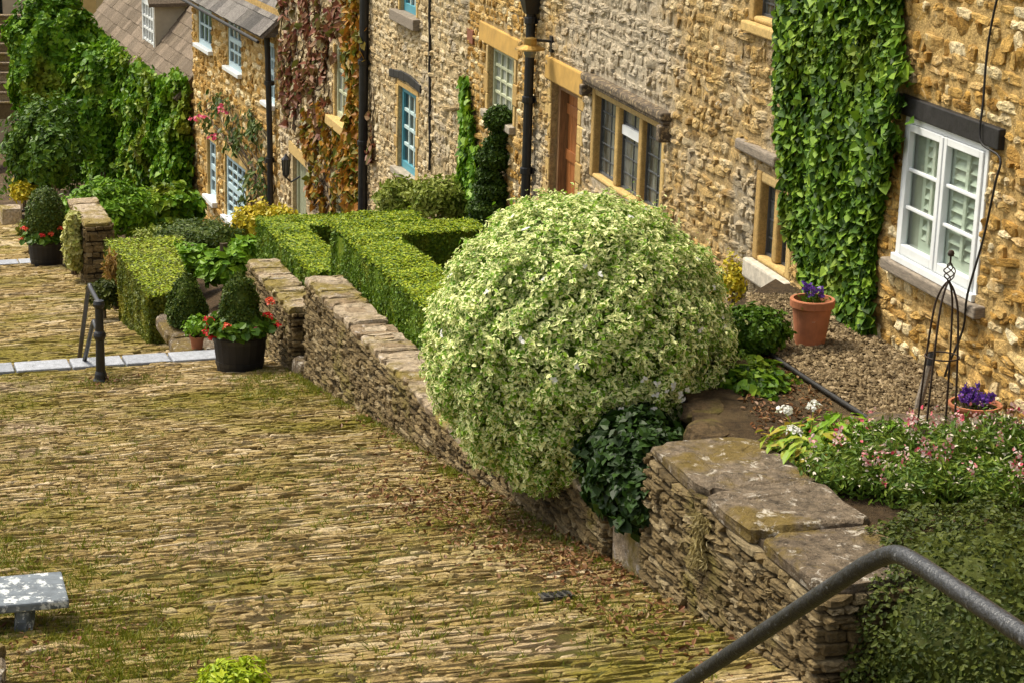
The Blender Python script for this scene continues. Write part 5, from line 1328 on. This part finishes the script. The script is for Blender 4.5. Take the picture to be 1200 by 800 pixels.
spikes('single yellow flower spike among the salvias', (4.22, 11.2, TZ + .05), 2, .36, .03, M['fl_yellow'], M['green'], leafn=40)
t = bush('clipped_shrub', 'large dull green clipped shrub behind the bent handrail', 'shrub', (3.58, 9.72, -4.30), (.90, .98, .60), M['yew'], 34000, .030, .018, 'oval', lump=.07, lsc=3.5, depth=.12, zmin=-.9, stem_to=-4.7, up=.4, jit=.6, corescale=.80)
bush('shrub', 'bright little bush at the bottom edge of the street', 'shrub', SP(1.87, 9.52, .0), (.18, .18, .15), M['hedge_new'], 1900, .04, .018, lump=.15, depth=.4, zmin=-.3, stem_to=zs(9.5))

# ------------------------------------------------------------------ ironwork
def Lr(u, v, p0):       # point on the vertical plane through p0 along the street
    n_ = ER; r = ray(u, v); return r * ((p0 @ n_) / (r @ n_))
bp = SP(2.63, 20.44)
t = thing('handrail_post', 'black iron post with short stepped handrail standing on the cobbles', 'handrail', bp)
mb = MB(); lathe(mb, [(.085, -.02), (.085, .03), (.07, .05), (.062, .10), (.05, .13), (.045, .46), (.06, .48), (.068, .51), (.06, .54), (.045, .56), (.042, .80), (.055, .815), (.062, .845), (.05, .88), (.0, .895)], bp, 18); mb.build('post', M['black'], t)
for z_, dq in ((.85, .72), (.52, .46)):
    mb = MB(); a = bp + [0, 0, z_]; b = a + EQ * dq + [0, 0, .015]; c_ = b + EQ * .16 + [0, 0, -.10]; d_ = c_ + EQ * .95 + [0, 0, -1.02 * (.98 if z_ > .6 else .72)]
    tube(mb, smooth_path([a, a + EQ * (dq - .12), b, c_], 5) + [d_], .026, 10); mb.build('rail', M['black'], t, smooth=True)
pk = onY(1046, 640, 3.86)
t = thing('handrail', 'thick worn metal handrail bending down in near right corner', 'handrail', (pk[0], pk[1], -2.4))
R1 = pk + (onY(1200, 744, 3.32) - pk); R0 = pk + (R1 - pk) * 3.0
D1 = onY(800, 802, 4.72); D0 = pk + (D1 - pk) * 2.0
u1 = nrm(R1 - pk); u2 = nrm(D1 - pk)
mb = MB(); tube(mb, [R0, R1] + smooth_path([pk + u1 * .13, pk + u1 * .03 + u2 * .02, pk + u2 * .13], 6) + [D1, D0], .0190, 20); mb.build('rail', M['rail'], t, smooth=True)
for p in (R0 * .9 + R1 * .1, D0 * .95 + D1 * .05):
    mb = MB(); tube(mb, [p, (p[0], p[1], zs(rq(p)[1]) - .1)], .022, 14); mb.build('post', M['rail'], t, smooth=True)
# lamps and plaque
sL = FA.sz(648, 52); p = FA.W(sL[0], 0, sL[1])
t = thing('wall_lamp', 'small brass bulkhead wall lamp above the oak door', 'lamp', p)
mb = MB(); FA.box(mb, sL[0] - .05, sL[0] + .05, .0, .03, sL[1] - .09, sL[1] + .09); tube(mb, [FA.W(sL[0], .02, sL[1] + .03), FA.W(sL[0], .22, sL[1] + .05)], .016, 8); mb.build('bracket', M['black'], t)
mb = MB(); q = FA.W(sL[0], .26, sL[1] - .02); lathe(mb, [(.03, .10), (.07, .09), (.075, .02), (.17, -.02), (.175, -.035), (.07, -.02), (.0, -.02)], q, 20); mb.build('lamp_shade', M['brass'], t)
mb = MB(); lathe(mb, [(.065, -.02), (.07, -.08), (.05, -.12), (0, -.13)], q, 16); mb.build('lamp_glass', M['glass_curtain'], t)
sL = FB.sz(352, 190); sL = (sL[0], FB.sz(341, 187)[1] + .05); KL = .62
t = thing('wall_lantern', 'black coach lantern on the wall beside the sage door', 'lantern', FB.W(sL[0], 0, sL[1]))
q = FB.W(sL[0], .28, sL[1]); KP = lambda pr: [(x * KL, y * KL) for x, y in pr]
mb = MB(); lathe(mb, KP([(.0, .42), (.03, .38), (.05, .34), (.15, .24), (.16, .22), (.13, .21), (0, .21)]), q, 6); lathe(mb, KP([(.02, -.36), (.09, -.28), (.1, -.25), (0, -.24)]), q, 6)
for k in range(6): a = 2*PI*k/6; tube(mb, [q + [.09*KL*math.cos(a), .09*KL*math.sin(a), -.26*KL], q + [.125*KL*math.cos(a), .125*KL*math.sin(a), .22*KL]], .011, 5)
mb.build('lantern_frame', M['black'], t)
mb = MB(); lathe(mb, KP([(.08, -.25), (.115, .21)]), q, 6); mb.build('lantern_glass', M['glass_cloudy'], t)
mb = MB(); tube(mb, [FB.W(sL[0], 0, sL[1] - .2), FB.W(sL[0], .18, sL[1] - .3), q + [0, 0, -.34 * KL]], .018, 6); mb.build('bracket', M['black'], t)
sL = FA.sz(620, 158); t = thing('house_plaque', 'small dark plaque on the wall beside the hopper downpipe', 'plaque', FA.W(sL[0], 0, sL[1]))
mb = MB(); FA.box(mb, sL[0] - .11, sL[0] + .11, .026, .045, sL[1] - .12, sL[1] + .12); mb.build('plate', M['plaque'], t, bevel=.006)
mb = MB(); FA.box(mb, sL[0] - .085, sL[0] + .085, .0455, .048, sL[1] - .03, sL[1] + .07); mb.build('panel', M['cap_pale'], t)
# slate bench
zt = zs(11.0) + .215; a = onZ(81, 702, zt); b = onZ(72, 668, zt); dv = b - a; dv[2] = 0; du = -ER * 1.5
t = thing('slate_bench', 'low slate slab bench spotted with white lichen on the mossy paving', 'bench', (*(a + dv * .5 + du * .3)[:2], zs(11)))
mb = MB(); base = [a + du, a, b, b + du]
mb.hexa([p - [0, 0, .055] for p in base] + base); mb.build('slab', M['bench'], t, bevel=.012)
for k, f in ((.17, .45), (.95, .4)):
    c = a + du * k + dv * .25; mb = MB(); rock(mb, (c[0], c[1], zs(rq(c)[1]) + .055), (.06, .10, .13), 3 + k); mb.build('leg', M['bench'], t)
mb = MB(); rock(mb, (*(a + du * .55 + dv * .25)[:2], zs(11) + .06), (.34, .10, .09), 5); mb.build('support', M['dry'], t)
t = thing('drain_cover', 'small dark iron drain cover set in paving near the mossy ledge', 'drain', SP(4.05, 10.66))
mb = MB(); p = [SP(4.05 + x, 10.66 + y, .028) for x, y in ((-.10, -.06), (.10, -.06), (.10, .06), (-.10, .06))]
mb.hexa([q - [0, 0, .05] for q in p] + p); mb.build('plate', M['dark'], t, bevel=.004)
for k in range(4):
    mb = MB(); p = [SP(4.05 + x, 10.66 + y, .034) for x in (-.08 + k * .044, -.08 + k * .044 + .02) for y in (-.05, .05)]; mb.hexa([q - [0, 0, .01] for q in (p[0], p[2], p[3], p[1])] + [p[0], p[2], p[3], p[1]]); mb.build('bar', M['black'], t)

# ------------------------------------------------------------------ grass in the joints, fallen leaves
def tufts(name, label, spots, mat, per, h, wd, kind='grass'):
    mb = MB()
    for (r, q, sr, sq, n) in spots:
        R = r + sr * rng.normal(size=n); Q = q + sq * rng.normal(size=n)
        k = (R < WR - .01) | (q > 20); R, Q = R[k], Q[k]
        C = np.array([SP(a, b, .005) for a, b in zip(R, Q)]).reshape(-1, 3)
        P = np.repeat(C, per, 0) + rng.normal(size=(len(C) * per, 3)) * [.018, .018, 0]
        D = dirs(len(P), .25)
        leaves(mb, P, nrm(np.cross(D, rng.normal(size=D.shape))), h, wd, 'blade', up=0, jit=.1, tdir=D * 3 + [0, 0, 1.5], droop=.25)
    o = mb.build(name, mat); tag(o, label, kind, kind='stuff'); return o
edge = [(WR - .05, q, .05, .2, 22) for q in np.arange(11.4, 20, .7)] + [(WR - .05, q, .05, .15, 26) for q in (17, 18, 19, 19.6, 14, 14.4)]
spots = edge + [(1.0, 11.2, .35, .5, 240), (.9, 12.3, .35, .6, 260), (.7, 13.5, .4, .7, 220), (1.3, 10.0, .3, .5, 260), (1.5, 10.7, .3, .4, 120), (4.3, 12.3, .15, .35, 60), (4.2, 10.4, .2, .4, 70), (2.7, 20.3, .25, .2, 70), (4.3, 19.9, .25, .25, 110), (4.2, 18.9, .3, .6, 120), (3.4, 14, .8, 1.0, 150), (2.4, 12, .9, 1.2, 260), (1.8, 15.5, .8, 1.6, 220), (2.8, 10.2, .8, .6, 200), (1.2, 19.5, .6, 1.2, 150)]
tufts('grass', 'short grass and moss sprouting between the paving stones', [(a, b, c, d, int(e * 1.8)) for a, b, c, d, e in spots], M['grass'], 8, .05, .007)
mb = MB()
for (r, q, sr, sq, n) in ((4.25, 12.6, .25, .7, 700), (4.4, 11.3, .2, .4, 450), (4.0, 13.6, .3, .8, 300), (4.5, 15, .12, 1.5, 200), (4.3, 10.0, .2, .6, 260), (1.1, 10.4, .4, .6, 200), (2.7, 20.35, .15, .12, 80)):
    R = np.minimum(r + sr * rng.normal(size=n), WR - .02); Q = q + sq * rng.normal(size=n)
    P = np.array([SP(a, b, .03 + .012 * rng.random()) for a, b in zip(R, Q)])
    leaves(mb, P, np.tile([0, 0, 1.], (n, 1)), .038, .02, 'oval', up=0, jit=.5, fold=.3)
tag(mb.build('fallen_leaves', M['litter']), 'brown fallen leaves drifted along the foot of the low wall', 'leaves', kind='stuff')
# dead leaves and crumbs of stone on the bare earth of the terrace
mb = MB(); n = 1500
Y = 11.6 + 3.2 * rng.random(n); X = np.interp(Y, [11.6, 12.2, 13.7, 15], [2.75, 2.85, 2.9, 3.0]) + rng.random(n) * np.interp(Y, [11.6, 13.7, 15], [.75, .4, .2])
leaves(mb, np.stack([X, Y, np.full(n, TZ + .012)], 1), np.tile([0, 0, 1.], (n, 1)), .034, .018, 'oval', up=0, jit=.5, fold=.3)
tag(mb.build('fallen_leaves', M['litter']), 'dead leaves lying on the bare earth of the terrace', 'leaves', kind='stuff')
